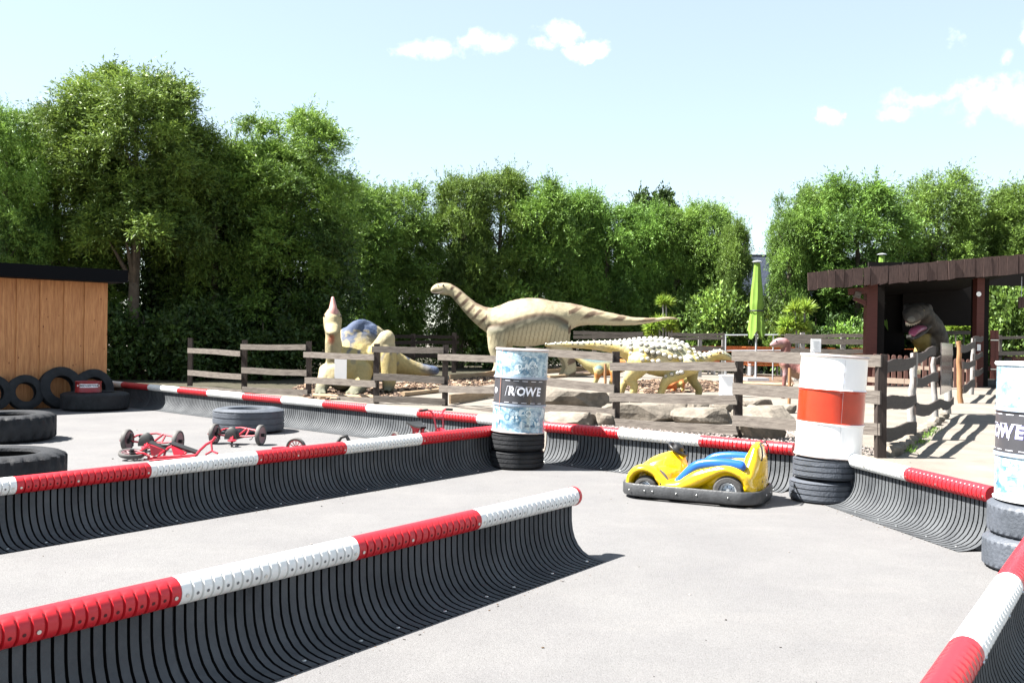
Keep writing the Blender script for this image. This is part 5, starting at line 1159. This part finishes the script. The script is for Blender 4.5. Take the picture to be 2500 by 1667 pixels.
bv2=BVHTree.FromPolygons([v.co.copy() for v in me.vertices],[tuple(p.vertices) for p in me.polygons]); stick_on(br_,'eye',1896,833,.02,EYEM,bv2,YB)
# --- tyrannosaur in the shelter: jaws open, facing the viewer and slightly left
YX=34.0; kx=sc(YX); mb=MB()
def S3(px,py,dy,rx,ry): p=at(px,py,YX+dy); return (p.x,YX+dy,p.z,rx/kx,ry/kx)
loft(mb,[S3(2222,782,-1.15,12,9),S3(2226,774,-.9,19,15),S3(2230,766,-.5,25,20),S3(2238,762,-.1,29,22),S3(2250,768,.15,26,27),S3(2262,784,.5,27,32),S3(2274,804,.9,31,37),S3(2281,830,1.3,33,42),S3(2284,856,1.8,31,40),S3(2286,868,2.5,22,30),S3(2287,880,3.2,12,16)],side=(1,0,0),n=24)   # upper skull, neck, trunk
loft(mb,[S3(2256,792,.2,19,9),S3(2244,807,-.15,17,7),S3(2234,817,-.5,15,6),S3(2226,823,-.8,13,5.5),S3(2222,826,-.98,10,4)],side=(1,0,0),n=16)   # lower jaw
loft(mb,[S3(2238,826,.5,16,16),S3(2250,826,.7,26,26),S3(2268,842,1.2,30,34),S3(2282,872,1.9,28,32)],side=(1,0,0),n=18)   # throat and chest
for s in(-1,1):
    loft(mb,[S3(2236+s*24,752,-.25,6,6),S3(2240+s*27,748,.0,7,7),S3(2246+s*25,756,.3,6,8)],side=(0,1,0),n=12)   # brow ridges
    loft(mb,[S3(2278+s*22,868,1.3,20,24),S3(2280+s*26,900,1.1,15,18),S3(2278+s*26,925,1.3,9,11),S3(2276+s*26,938,1.1,13,7)],side=(1,0,0),n=14)
    loft(mb,[S3(2262+s*22,850,.8,7,7),S3(2256+s*22,866,.5,5,5),S3(2250+s*20,874,.2,3,3)],side=(1,0,0),n=10)
def crex(v,n):
    px=1250+v.x/v.y*F; py=826-(v.z-EYE)/v.y*F+(px-1250)*.014
    g=(.15,.125,.10); c=lerp(g,(.08,.068,.055),sst(-.2,.3,nn(v,4)))
    if 815<py<858 and 2222<px<2276 and v.y>YX: c=lerp(c,(.50,.38,.12),.9*sst(2276,2266,px)*sst(2222,2232,px))
    if math.hypot((px-2224)/1.2,py-780)<8 and v.y<YX-.6: c=lerp(c,(.36,.33,.27),.6)
    return c
me=remesh(mb,'body',.035,SKIN,3,crex,lambda c,n:.012*nn(c,8)); rx=thing('tyrannosaur','dark grey tyrannosaur figure with open jaws standing in the shelter','dinosaur figure',(at(2290,940,YX).x,YX+1.5,0),group='dinosaur figures'); link('body',me,rx)
q=MB(); loft(q,[S3(2248,800,-.02,15,7),S3(2240,803,-.45,13,8),S3(2231,809,-.75,11,7),S3(2226,817,-.92,8,4)],side=(1,0,0),n=14); q.build('mouth',mat('mouth_pink',(.40,.09,.16),.35),rx,True)
TTH=mat('teeth_ivory',(.66,.58,.45),.35)
q=MB()
for i in range(13):
    t=i/12; x=2212+34*t; y_=787+2.5*math.sin(t*3.1)-6*t*t; dy=-1.18+.1*abs(t-.35)+.55*t*t; h=(7.5 if i%2 else 6)*(1-.3*t)
    p=Vector(S3(x,y_,dy,1,1)[:3]); q.tube([p,p-Vector((0,0,h/kx*.6)),p-Vector((0,-.01,h/kx*1.25))],[.026,.018,.003],7)
for i in range(9):
    t=i/8; x=2214+24*t; y_=824-1.5*math.sin(t*3.1)-7*max(0,t-.6); dy=-1.02+.12*abs(t-.4)*2+.25*t*t; p=Vector(S3(x,y_,dy,1,1)[:3]); q.tube([p,p+Vector((0,0,.05)),p+Vector((0,0,.10))],[.022,.016,.003],7)
q.build('teeth',TTH,rx,True)
q=MB(); q.tube([Vector(S3(x,y,dy,1,1)[:3]) for x,y,dy in((2210,786,-1.1),(2222,788,-1.2),(2236,786,-1.0),(2250,779,-.5))],.022,8); q.build('gum',mat('gum_red',(.30,.05,.06),.4),rx,True)
bv3=BVHTree.FromPolygons([v.co.copy() for v in me.vertices],[tuple(p.vertices) for p in me.polygons]); stick_on(rx,'eye',2256,757,.035,mat('amber_eye',(.4,.3,.12),.15),bv3,YX)
# ---------------------------------------------------------------- yellow electric kart
YEL=mat('yellow_kart_plastic',(.80,.50,.004),.22,.05,6,None,.03,15,.5,coat=.5); BLU=mat('blue_kart_plastic',(.010,.105,.40),.25,.08,6,None,.03,15,.5,coat=.4)
BMP=mat('scuffed_rubber_bumper',(.07,.072,.075),.45,0,9,(.035,.036,.038),.2,40,.5); RIMG=mat('grey_wheel_rim',(.5,.52,.54),.35,.15,20,None,0,1,.5,.6); WT=mat('kart_tyre_rubber',(.065,.063,.062),.7,.3,12,None,.2,50,.3)
a=G(1522,1212,0.08); b=G(1800,1240,.08)
kf=G(1517,1185,.10); kr=G(1884,1202,.10); 
KX=Vector((-.845,.535,0)); KY=Vector((-.535,-.845,0))   # forward, left (towards the viewer)
KX=Vector((-.90,.436,0)); kc=Vector((1.735,8.72,0)); KYAW=math.atan2(KX.y,KX.x)
kart=thing('electric_kart','yellow electric kart with blue side tubes and a black bumper','kart',tuple(kc),(0,0,KYAW)); kart.scale=(.84,.92,1)
# local: x forward, y left, z up
def rr(hx,hy,r,n=8):
    pts=[]
    for cx,cy,a0 in((hx-r,hy-r,0),(-hx+r,hy-r,90),(-hx+r,-hy+r,180),(hx-r,-hy+r,270)):
        for i in range(n+1): t=R(a0+90*i/n); pts.append((cx+r*math.cos(t),cy+r*math.sin(t)))
    return pts
q=MB(); out=rr(.76,.44,.24); inn=rr(.735,.415,.22); m=len(out); z0,z1=.035,.145
vs=[(x,y,z0) for x,y in out]+[(x,y,z0+.012) for x,y in rr(.768,.448,.245)]+[(x,y,z1-.012) for x,y in rr(.768,.448,.245)]+[(x,y,z1) for x,y in out]+[(x,y,z1) for x,y in inn]+[(x,y,z0) for x,y in inn]
q.add(vs,[(k*m+i,k*m+(i+1)%m,((k+1)%6)*m+(i+1)%m,((k+1)%6)*m+i) for k in range(6) for i in range(m)]); bm_=q.mesh('bumper',BMP,True); bo=link('bumper',bm_,kart,True)
q=MB()
for x,y,nx,ny in [(.45,.449,0,1),(.36,.449,0,1),(.10,.449,0,1),(-.12,.449,0,1),(.62,.449,0,1),(-.45,.449,0,1),(-.769,.1,-1,0),(-.769,-.1,-1,0)]: q.sphere((x,y,.09),(.009,.009,.009),8,5)
link('bolt',q.mesh('bolt',STL,True),bo,True)
q=MB(); q.box((0,0,.085),(1.40,.74,.03)); q.box((-.5,0,.12),(.4,.5,.08)); link('chassis',q.mesh('chassis',BLK),kart,True)
# moulded body
mb=MB()
mb.box((-.10,0,.145),(1.15,.50,.09)); mb.box((.52,0,.16),(.30,.46,.12))
loft(mb,[(.66,0,.15,.22,.06),(.58,0,.19,.24,.10),(.46,0,.225,.22,.14),(.35,0,.24,.19,.165),(.27,0,.245,.15,.18),(.22,0,.24,.12,.17)],side=(0,1,0),n=18)   # bonnet hump
loft(mb,[(.20,0,.12,.11,.08),(.205,0,.22,.085,.065),(.215,0,.33,.07,.05),(.225,0,.385,.05,.04)],side=(0,1,0),n=14)    # steering pillar
for s in(-1,1):
    # front wing arch over the wheel and sill
    loft(mb,[(.665,s*.30,.13,.085,.045),(.645,s*.30,.20,.09,.045),(.575,s*.31,.262,.095,.04),(.47,s*.31,.282,.10,.036),(.37,s*.31,.25,.10,.042),(.31,s*.31,.19,.095,.05),(.25,s*.31,.14,.09,.05)],side=(0,1,0),n=14)
    loft(mb,[(.28,s*.32,.13,.09,.05),(.10,s*.32,.14,.09,.06),(0,s*.32,.175,.09,.08),(-.10,s*.32,.22,.09,.085),(-.20,s*.315,.262,.09,.07),(-.30,s*.31,.30,.10,.052),(-.40,s*.30,.325,.115,.042),(-.50,s*.30,.31,.115,.042),(-.585,s*.29,.26,.11,.05),(-.63,s*.28,.19,.10,.055),(-.66,s*.26,.15,.09,.05)],side=(0,1,0),n=14)
    mb.box((-.05,s*.27,.135),(.5,.10,.07)); mb.box((-.42,s*.17,.20),(.42,.16,.16)); mb.box((-.40,s*.27,.29),(.34,.10,.06))
mb.box((-.36,0,.19),(.52,.52,.13))
for s in(-1,1):
    loft(mb,[(-.22,s*.22,.18,.12,.07),(-.36,s*.22,.255,.14,.08),(-.50,s*.21,.27,.14,.09),(-.60,s*.19,.22,.13,.10)],side=(0,1,0),n=14)
for s in(-1,1): loft(mb,[(.42,s*.20,.20,.10,.09),(.30,s*.19,.21,.11,.10),(.21,s*.12,.19,.08,.10)],side=(0,1,0),n=12)
# rear tower (seat back)
loft(mb,[(-.60,0,.15,.37,.14),(-.61,0,.25,.355,.14),(-.625,0,.33,.30,.125),(-.64,0,.41,.235,.105),(-.65,0,.485,.18,.07)],side=(0,1,0),n=24)
loft(mb,[(-.56,-.16,.20,.06,.16),(-.56,.16,.20,.06,.16)],side=(1,0,0),n=10)
bd=remesh(mb,'body_shell',.0095,YEL,7); bo=link('body_shell',bd,kart,True)
def wheel(x,y,r,w):
    def ell(o):
        for v in o.data.vertices: v.co.x=x+(v.co.x-x)*1.2
        return o
    q=MB(); rt=Matrix.Rotation(R(90),3,'X'); h=w/2
    q.lathe([(r*.52,-h*.8),(r*.6,-h),(r*.85,-h*.98),(r*.97,-h*.75),(r,-h*.4),(r,h*.4),(r*.97,h*.75),(r*.85,h*.98),(r*.6,h),(r*.52,h*.8),(r*.52,-h*.8)],40,0,(x,y,r),rt); t=ell(link('tyre',q.mesh('tyre',WT,True),kart,True))
    s=1 if y>0 else -1; q=MB(); q.lathe([(.001,h*.95),(r*.12,h*.95),(r*.14,h*.6),(r*.2,h*.45),(r*.40,h*.35),(r*.46,h*.75),(r*.55,h*.88),(r*.55,-h*.8),(.001,-h*.8)],32,0,(x,y,r),Matrix.Rotation(R(-90*s),3,'X')); rm=ell(link('rim',q.mesh('rim',RIMG,True),t,True))
    q=MB()
    for k in range(5): th=k*1.257; q.disc((x+math.cos(th)*r*.3,y+s*h*.47,r+math.sin(th)*r*.3),(0,s,0),r*.05,8)
    link('hole',q.mesh('hole',BLK),rm,True)
for s in(-1,1): wheel(.47,s*.325,.108,.10); wheel(-.43,s*.325,.137,.13)
q=MB(); q.box((.47,0,.108),(.03,.5,.03)); q.box((-.43,0,.137),(.03,.5,.03)); link('axle',q.mesh('axle',MET),kart,True)
for s in(-1,1):
    mb=MB(); y=s*.315
    loft(mb,[(.125,y,.175,.038,.040),(.06,y,.225,.045,.047),(-.01,y,.285,.047,.050),(-.08,y,.33,.047,.050),(-.16,y,.352,.047,.050),(-.30,y,.366,.047,.050),(-.44,y,.366,.047,.050),(-.56,y,.358,.047,.050)],side=(0,1,0),n=18)
    link('side_tube',remesh(mb,'side_tube',.007,BLU,4),kart,True)
# steering wheel tilted toward the driver
cst=Vector((.225,0,.435)); rt=Matrix.Rotation(R(-28),3,'Y')
q=MB(); q.tube([cst+rt@Vector((math.cos(t)*.105,math.sin(t)*.105,0)) for t in [6.2832*i/28 for i in range(28)]],.017,10,closed=True,side=rt@Vector((0,0,1)))
q.lathe([(.001,.058),(.035,.055),(.058,.040),(.068,.0),(.045,-.02),(.001,-.02)],20,0,cst,rt)
for k in range(3): t=k*2.094+.5; q.tube([cst,cst+rt@Vector((math.cos(t)*.1,math.sin(t)*.1,0))],.014,8,side=Vector((0,0,1)))
q.tube([cst,(.222,0,.37)],.03,10,side=Vector((1,0,0))); link('steering_wheel',q.mesh('steering_wheel',BLK,True),kart,True)
# roll hoop behind the seat
q=MB(); q.tube([(-.725,.15,.40),(-.735,.155,.45),(-.725,.15,.51),(-.70,.13,.545),(-.70,-.13,.545),(-.725,-.15,.51),(-.735,-.155,.45),(-.725,-.15,.40)],.009,8,side=Vector((0,.2,1))); link('hoop',q.mesh('hoop',BLK,True),kart,True)
bvk=BVHTree.FromPolygons([v.co.copy() for v in bd.vertices],[tuple(p.vertices) for p in bd.polygons])
def kproj(me,o,u,v,dirn,m,nm,off=.0018):
    """lay a flat decal on the body: mesh xy -> plane (u,v) at o, projected along dirn"""
    for vt in me.vertices:
        p=o+u*vt.co.x+v*vt.co.y; h=bvk.ray_cast(p-dirn*.5,dirn); vt.co=(h[0]-dirn*off) if h[0] is not None else p
    me.materials.clear(); me.materials.append(m); me.update(); return link(nm,me,bo,True)
Yd=Vector((0,-1,0)); GR=mat('dark_grip_tape',(.10,.09,.085),.8); OUTL=mat('black_outline',(.04,.03,.01),.5)
kproj(text_mesh('1',.075,.12,.004),Vector((.33,.45,.335)),Vector((-1,0,0)),Vector((0,0,1)),Yd,OUTL,'numeral',.004); kproj(text_mesh('1',.075,.12,.0005),Vector((.33,.45,.335)),Vector((-1,0,0)),Vector((0,0,1)),Yd,YEL,'numeral_fill',.0065)
kproj(strip(-.05,.05,-.022,.022,10),Vector((.28,.31,.5)),Vector((-.96,0,-.3)).normalized(),Vector((0,1,0)),Vector((0,0,-1)),GR,'grip_pad',.002)
kproj(strip(-.06,.06,-.022,.022,10),Vector((.28,-.31,.5)),Vector((-.96,0,-.3)).normalized(),Vector((0,1,0)),Vector((0,0,-1)),GR,'grip_pad',.002)
Xd=Vector((1,0,0))
kproj(strip(-.03,.03,-.012,.012,6),Vector((-.9,0,.445)),Vector((0,-1,0)),Vector((0,0,1)),Xd,mat('dark_red_light',(.25,.03,.01),.3),'rear_reflector',.002)
for k in range(5): kproj(strip(-.03+.004*(k%2),.03-.006*(k%3),-.0025,.0025,4),Vector((-.9,0,.395-.016*k)),Vector((0,-1,0)),Vector((0,0,1)),Xd,mat('faded_print',(.55,.34,.02),.5),'faded_print',.0015)
for y in(-.14,0,.14): kproj(ringm(0,0,.0005,.010,10),Vector((-.9,y,.215)),Vector((0,-1,0)),Vector((0,0,1)),Xd,mat('dark_rivet',(.15,.12,.1),.5),'rivet',.002)
q=MB(); q.tube([(.50,.33,.300),(.42,.345,.305),(.36,.36,.27),(.32,.375,.22),(.29,.39,.165)],.004,6); q.sphere((.288,.395,.158),(.011,.011,.011),8,6); link('cable',q.mesh('cable',BLK,True),kart,True)
for k in range(4): kproj(strip(-.018,.018,-.006,.006,3),Vector((.235,.4,.345-.028*k)),Vector((-1,0,0)),Vector((0,0,1)),Yd,mat('dull_orange_vents',(.62,.34,.004),.5),'vent',.0012)
# ---------------------------------------------------------------- red pedal toys
RF=mat('red_frame_paint',(.50,.012,.03),.3,.1,10,None,0,1,.5,coat=.3); GT=mat('grey_toy_tyre',(.085,.08,.075),.7,.2,10); PIN=mat('pink_grey_rim',(.30,.16,.17),.5,.2,10); SEAT=mat('black_seat',(.014,.014,.013),.5)
def twheel(root,c,r,w,ax,rimm,hub=BLK,spokes=0,absolute=False):
    if absolute: c=Vector(c)-root.location
    ax=Vector(ax).normalized(); rt=ax.to_track_quat('Z','Y').to_matrix(); h=w/2; c=Vector(c)
    q=MB(); q.lathe([(r*.80,-h*.9),(r*.95,-h),(r,-h*.6),(r,h*.6),(r*.95,h),(r*.80,h*.9),(r*.80,-h*.9)],32,0,c,rt); t=link('tyre',q.mesh('tyre',GT,True),root,True)
    q=MB()
    if spokes:
        q.lathe([(r*.70,-h*.5),(r*.80,-h*.7),(r*.80,h*.7),(r*.70,h*.5),(r*.70,-h*.5)],32,0,c,rt)
        for k in range(spokes): a=6.2832*k/spokes; q.tube([c+rt@Vector((math.cos(a)*r*.15,math.sin(a)*r*.15,0)),c+rt@Vector((math.cos(a)*r*.74,math.sin(a)*r*.74,0))],r*.045,6,side=ax)
    else: q.lathe([(.001,h*.35),(r*.3,h*.5),(r*.62,h*.35),(r*.80,h*.8),(r*.80,-h*.8),(r*.62,-h*.35),(r*.3,-h*.5),(.001,-h*.35)],32,0,c,rt)
    link('rim',q.mesh('rim',rimm,True),t,True)
    q=MB(); q.tube([c-ax*(h+.03),c+ax*(h+.03)],r*.17,10,side=Vector((.1,.3,1))); link('hub',q.mesh('hub',hub,True),t,True)
def handkart():
    root=thing('pedal_kart','low red pedal kart','pedal kart',group='low red pedal karts with two big wheels')
    for s in(-1,1): twheel(root,(s*.32,0,.135),.135,.055,(1,0,0),PIN)
    q=MB(); T=lambda pts,r=.012: q.tube(pts,r,8,side=Vector((0,.2,1)))
    T([(-.30,0,.14),(-.22,.05,.19),(0,.10,.215),(.22,.05,.19),(.30,0,.14)]); T([(-.29,-.02,.13),(-.12,-.02,.11),(.12,-.02,.11),(.29,-.02,.13)])
    T([(.10,.08,.21),(.02,-.02,.12),(-.02,-.16,.10),(.055,-.29,.085)],.014); T([(-.10,.08,.21),(-.05,-.02,.13),(.05,-.28,.085)]); T([(.12,-.02,.11),(.14,.05,.20)]); T([(-.3,0,.135),(-.40,.04,.14),(-.40,-.02,.13)])
    link('frame',q.mesh('frame',RF,True),root,True)
    q=MB(); q.lathe([(.035,.0),(.055,.01),(.06,.02),(.05,.028),(.001,.03)],16,0,(.06,-.30,.07)); link('caster_fork',q.mesh('caster_fork',RF,True),root,True)
    twheel(root,(.06,-.30,.035),.035,.025,(1,.3,0),STL,STL)
    mb=MB(); vs=[]; n=12
    for i in range(n+1):
        t=math.pi*i/n
        vs+=[(-.04+math.cos(t)*.10,-.10,.085+math.sin(t)*.155),(-.04+math.cos(t)*.10,-.06,.085+math.sin(t)*.155),(-.04+math.cos(t)*.085,-.125,.08+math.sin(t)*.12)]
    mb.add(vs,[(3*i,3*i+3,3*i+4,3*i+1) for i in range(n)]+[(3*i,3*i+2,3*i+5,3*i+3) for i in range(n)]+[tuple(3*i+2 for i in range(n,-1,-1)),tuple(3*i+1 for i in range(n+1))]); mb.box((-.04,.0,.10),(.2,.20,.03)); link('seat',mb.mesh('seat',SEAT,True),root,True)
    for s in(-1,1):
        q=MB(); q.tube([(s*.29,-.02,.135),(s*.235,-.05,.12),(s*.225,-.075,.085),(s*.20,-.08,.08)],.007,6,side=Vector((0,.2,1))); link('pedal_crank',q.mesh('pedal_crank',BLK,True),root,True)
    q=MB(); q.box((-.15,.03,.185),(.07,.03,.035)); q.box((-.27,-.02,.16),(.03,.05,.13),Matrix.Rotation(.3,3,'Y')); link('grip',q.mesh('grip',BLK),root,True)
    return root
hk=handkart(); g=G(370,1103); hk.location=(g.x,g.y+.03,0); hk.rotation_euler=(0,0,R(-4)); hk['label']='low red pedal kart behind the tipped red tricycle'
g=G(577,1086); dup(hk,(g.x,g.y+.05,0),(0,0,R(-8)),'low red pedal kart in front of the grey ribbed truck tyre')
def trike(nm,label,seats,loc,rot,big=.0):
    root=thing(nm,label,'tricycle',loc,rot,'red tricycles lying or standing on the asphalt')
    q=MB(); T=lambda pts,r=.014: q.tube(pts,r,8,side=Vector((0,1,.1)))
    T([(.36,0,.34),(.30,0,.22),(.22,0,.16),(-.32,0,.15)],.017)     # main beam
    T([(-.30,-.20,.13),(-.30,.20,.13)],.014); T([(-.32,0,.15),(-.30,.2,.13)]); T([(-.32,0,.15),(-.30,-.2,.13)])
    for k in range(seats):
        x=-.12-.26*k
        T([(x+.10,0,.16),(x+.10,0,.30)]); T([(x-.10,0,.16),(x-.06,.06,.33)]); T([(x-.10,0,.16),(x-.06,-.06,.33)])
    for s in(-1,1): T([(.40,s*.03,.13),(.38,s*.05,.30),(.345,s*.06,.42),(.32,s*.065,.50),(.30,s*.09,.545),(.29,s*.14,.56)],.012)
    T([(.365,-.055,.34),(.365,.055,.34)],.010); T([(.33,-.06,.47),(.33,.06,.47)],.010)
    link('frame',q.mesh('frame',RF,True),root,True)
    for s in(-1,1):
        q=MB(); q.tube([(.29,s*.13,.56),(.275,s*.24,.552)],.015,8,side=Vector((0,.1,1))); link('handle_grip',q.mesh('handle_grip',BLK,True),root,True)
    for k in range(seats):
        x=-.12-.26*k; q=MB()
        n=10; top=[(x-.13+.24*i/n,w*(.04+.075*(1-i/n)),.325+.05*((1-i/n)**2)) for i in range(n+1) for w in(-1,1)]
        q.add(top+[(p[0],p[1],p[2]-.022) for p in top],[(2*i,2*i+2,2*i+3,2*i+1) for i in range(n)]+[(2*i+2*n+2,2*i+2*n+3,2*i+2*n+5,2*i+2*n+4) for i in range(n)]+[(2*i,2*i+2*n+2,2*i+2*n+4,2*i+2) for i in range(n)]+[(2*i+1,2*i+3,2*i+2*n+5,2*i+2*n+3) for i in range(n)])
        link('seat',q.mesh('seat',SEAT,True),root,True)
        q=MB(); 
        for s in(-1,1): q.add([(x-.12,s*.085,.345),(x+.10,s*.045,.31),(x-.0,s*.03,.22)],[(0,1,2)]); q.add([(x-.12,s*.080,.345),(x+.10,s*.040,.31),(x-.0,s*.025,.22)],[(2,1,0)])
        link('seat_bracket',q.mesh('seat_bracket',RF),root,True)
    for s in(-1,1): twheel(root,(-.30,s*.235,.125),.125,.04,(0,1,0),RF,BLK,8)
    twheel(root,(.41,0,.15),.15,.04,(0,1,0),RF,BLK,9)
    q=MB(); q.tube([(.41+.175*math.cos(t),0,.15+.175*math.sin(t)) for t in [R(40+10*i) for i in range(11)]],(.018),8,side=Vector((0,1,0))); link('mudguard',q.mesh('mudguard',RF,True),root,True)
    for s in(-1,1):
        q=MB(); q.tube([(.41,s*.03,.15),(.41,s*.08,.15),(.44,s*.08,.10),(.44,s*.14,.10)],.008,6,side=Vector((0,.1,1))); q.box((.44,s*.14,.10),(.08,.07,.018)); link('pedal',q.mesh('pedal',BLK,True),root,True)
    return root
hp=at(1067,1000,11.6); yw=R(-53); trike('tricycle','upright red tricycle whose handlebar stands in front of the lit barrier',1,(hp.x-.3*math.cos(yw),11.6-.3*math.sin(yw),0),(0,0,yw))
# long two-seat tricycle lying on its side, nearest of the toys
YL_=10.75; tt=thing('tandem_tricycle','long red tricycle with two seats lying on its side, nearest of the red toys','tricycle',(at(400,1100,YL_).x,YL_,0),group='red tricycles lying or standing on the asphalt')
Z=lambda x,y,d=0: at(250+x/3.36,980+y/3.36,YL_+d)
q=MB(); Tb=lambda pts,r=.013: q.tube([Z(*a) for a in pts],r,8,side=Vector((0,1,.3)))
Tb([(250,425,.0),(330,425,-.02),(380,445,0),(372,485,0),(340,480,0)],.017); Tb([(390,462,0),(560,452,0),(770,440,.05)],.017); Tb([(385,485,-.1),(560,470,-.05),(760,452,.0)],.012)
Tb([(300,412,.12),(345,385,.05),(392,352,0)]); Tb([(505,452,0),(515,410,.05),(540,380,.05),(572,366,.05)],.015); Tb([(455,448,0),(510,402,0)]); Tb([(640,445,.05),(690,418,.05)])
Tb([(770,440,.05),(800,400,.1),(850,352,.2),(905,322,.25),(930,290,.25)],.016); Tb([(893,335,.2),(900,405,.15),(945,425,.1)],.012); Tb([(900,405,.15),(845,435,.1)],.012)
q.build('frame',RF,tt,True)
for (a,b,c,e) in(((392,352,0),(520,398,.04),(432,446,0),(405,440,0)),((565,362,.05),(700,418,.08),(650,432,.03),(590,440,.03))):
    q=MB(); n=Vector((0,-.02,0)); f=[Z(*v) for v in(a,b,c,e)]; q.add([v+n for v in f]+[v-n for v in f],[(0,1,2,3),(7,6,5,4),(0,4,5,1),(1,5,6,2),(2,6,7,3),(3,7,4,0)]); q.build('seat_bracket',RF,tt)
for a,b in(((375,345,.02),(525,402,.02)),((550,352,.06),(765,420,.06))):
    q=MB(); q.beam(Z(*a)+Vector((0,.05,.01)),Z(*b)+Vector((0,.05,.0)),.08,.022,side=Vector((0,-.25,1))); q.build('seat',SEAT,tt)
wc=Z(240,468,.0); twheel(tt,(wc.x,wc.y,.075),.145,.045,(.12,-.16,1),PIN,BLK,10,True)
q=MB(); pp=Z(245,435,-.02); q.box(pp,(.06,.09,.05),Matrix.Rotation(.6,3,'Z')); pp=Z(522,366,.1); q.box(pp,(.10,.05,.03)); q.build('pedal',BLK,tt)
# tipped tricycle behind the barrier
YM=11.1; tm=thing('tricycle','red tricycle tipped over with only one wheel and seat edge showing above the barrier','tricycle',(at(760,1100,YM).x,YM,0),group='red tricycles lying or standing on the asphalt')
c=at(723,1090,YM); twheel(tm,(c.x,YM,.125),.122,.045,(.15,1,.12),RF,BLK,12,True); c2_=at(795,1098,YM-.2); twheel(tm,(c2_.x,YM-.2,.098),.108,.045,(.1,1,.25),RF,BLK,12,True)
q=MB(); q.tube([at(664,1094,YM),at(690,1092,YM),at(723,1097,YM-.04)],.014,8); q.tube([at(666,1098,YM-.03),at(720,1108,YM-.05)],.012,8); q.tube([at(723,1097,YM-.05),at(780,1112,YM),at(850,1108,YM+.05)],.016,8); q.tube([at(820,1112,YM),at(842,1088,YM+.05)],.013,8); q.build('frame',RF,tm,True)
q=MB(); p0=at(836,1077,YM); q.tube([p0+Vector((-.06,.02,-.02)),p0+Vector((-.02,.02,.045)),p0+Vector((.04,.03,.06)),p0+Vector((.075,.03,.0)),p0+Vector((.075,.03,-.06))],.022,10,side=Vector((0,1,0))); q.build('seat',SEAT,tm,True)
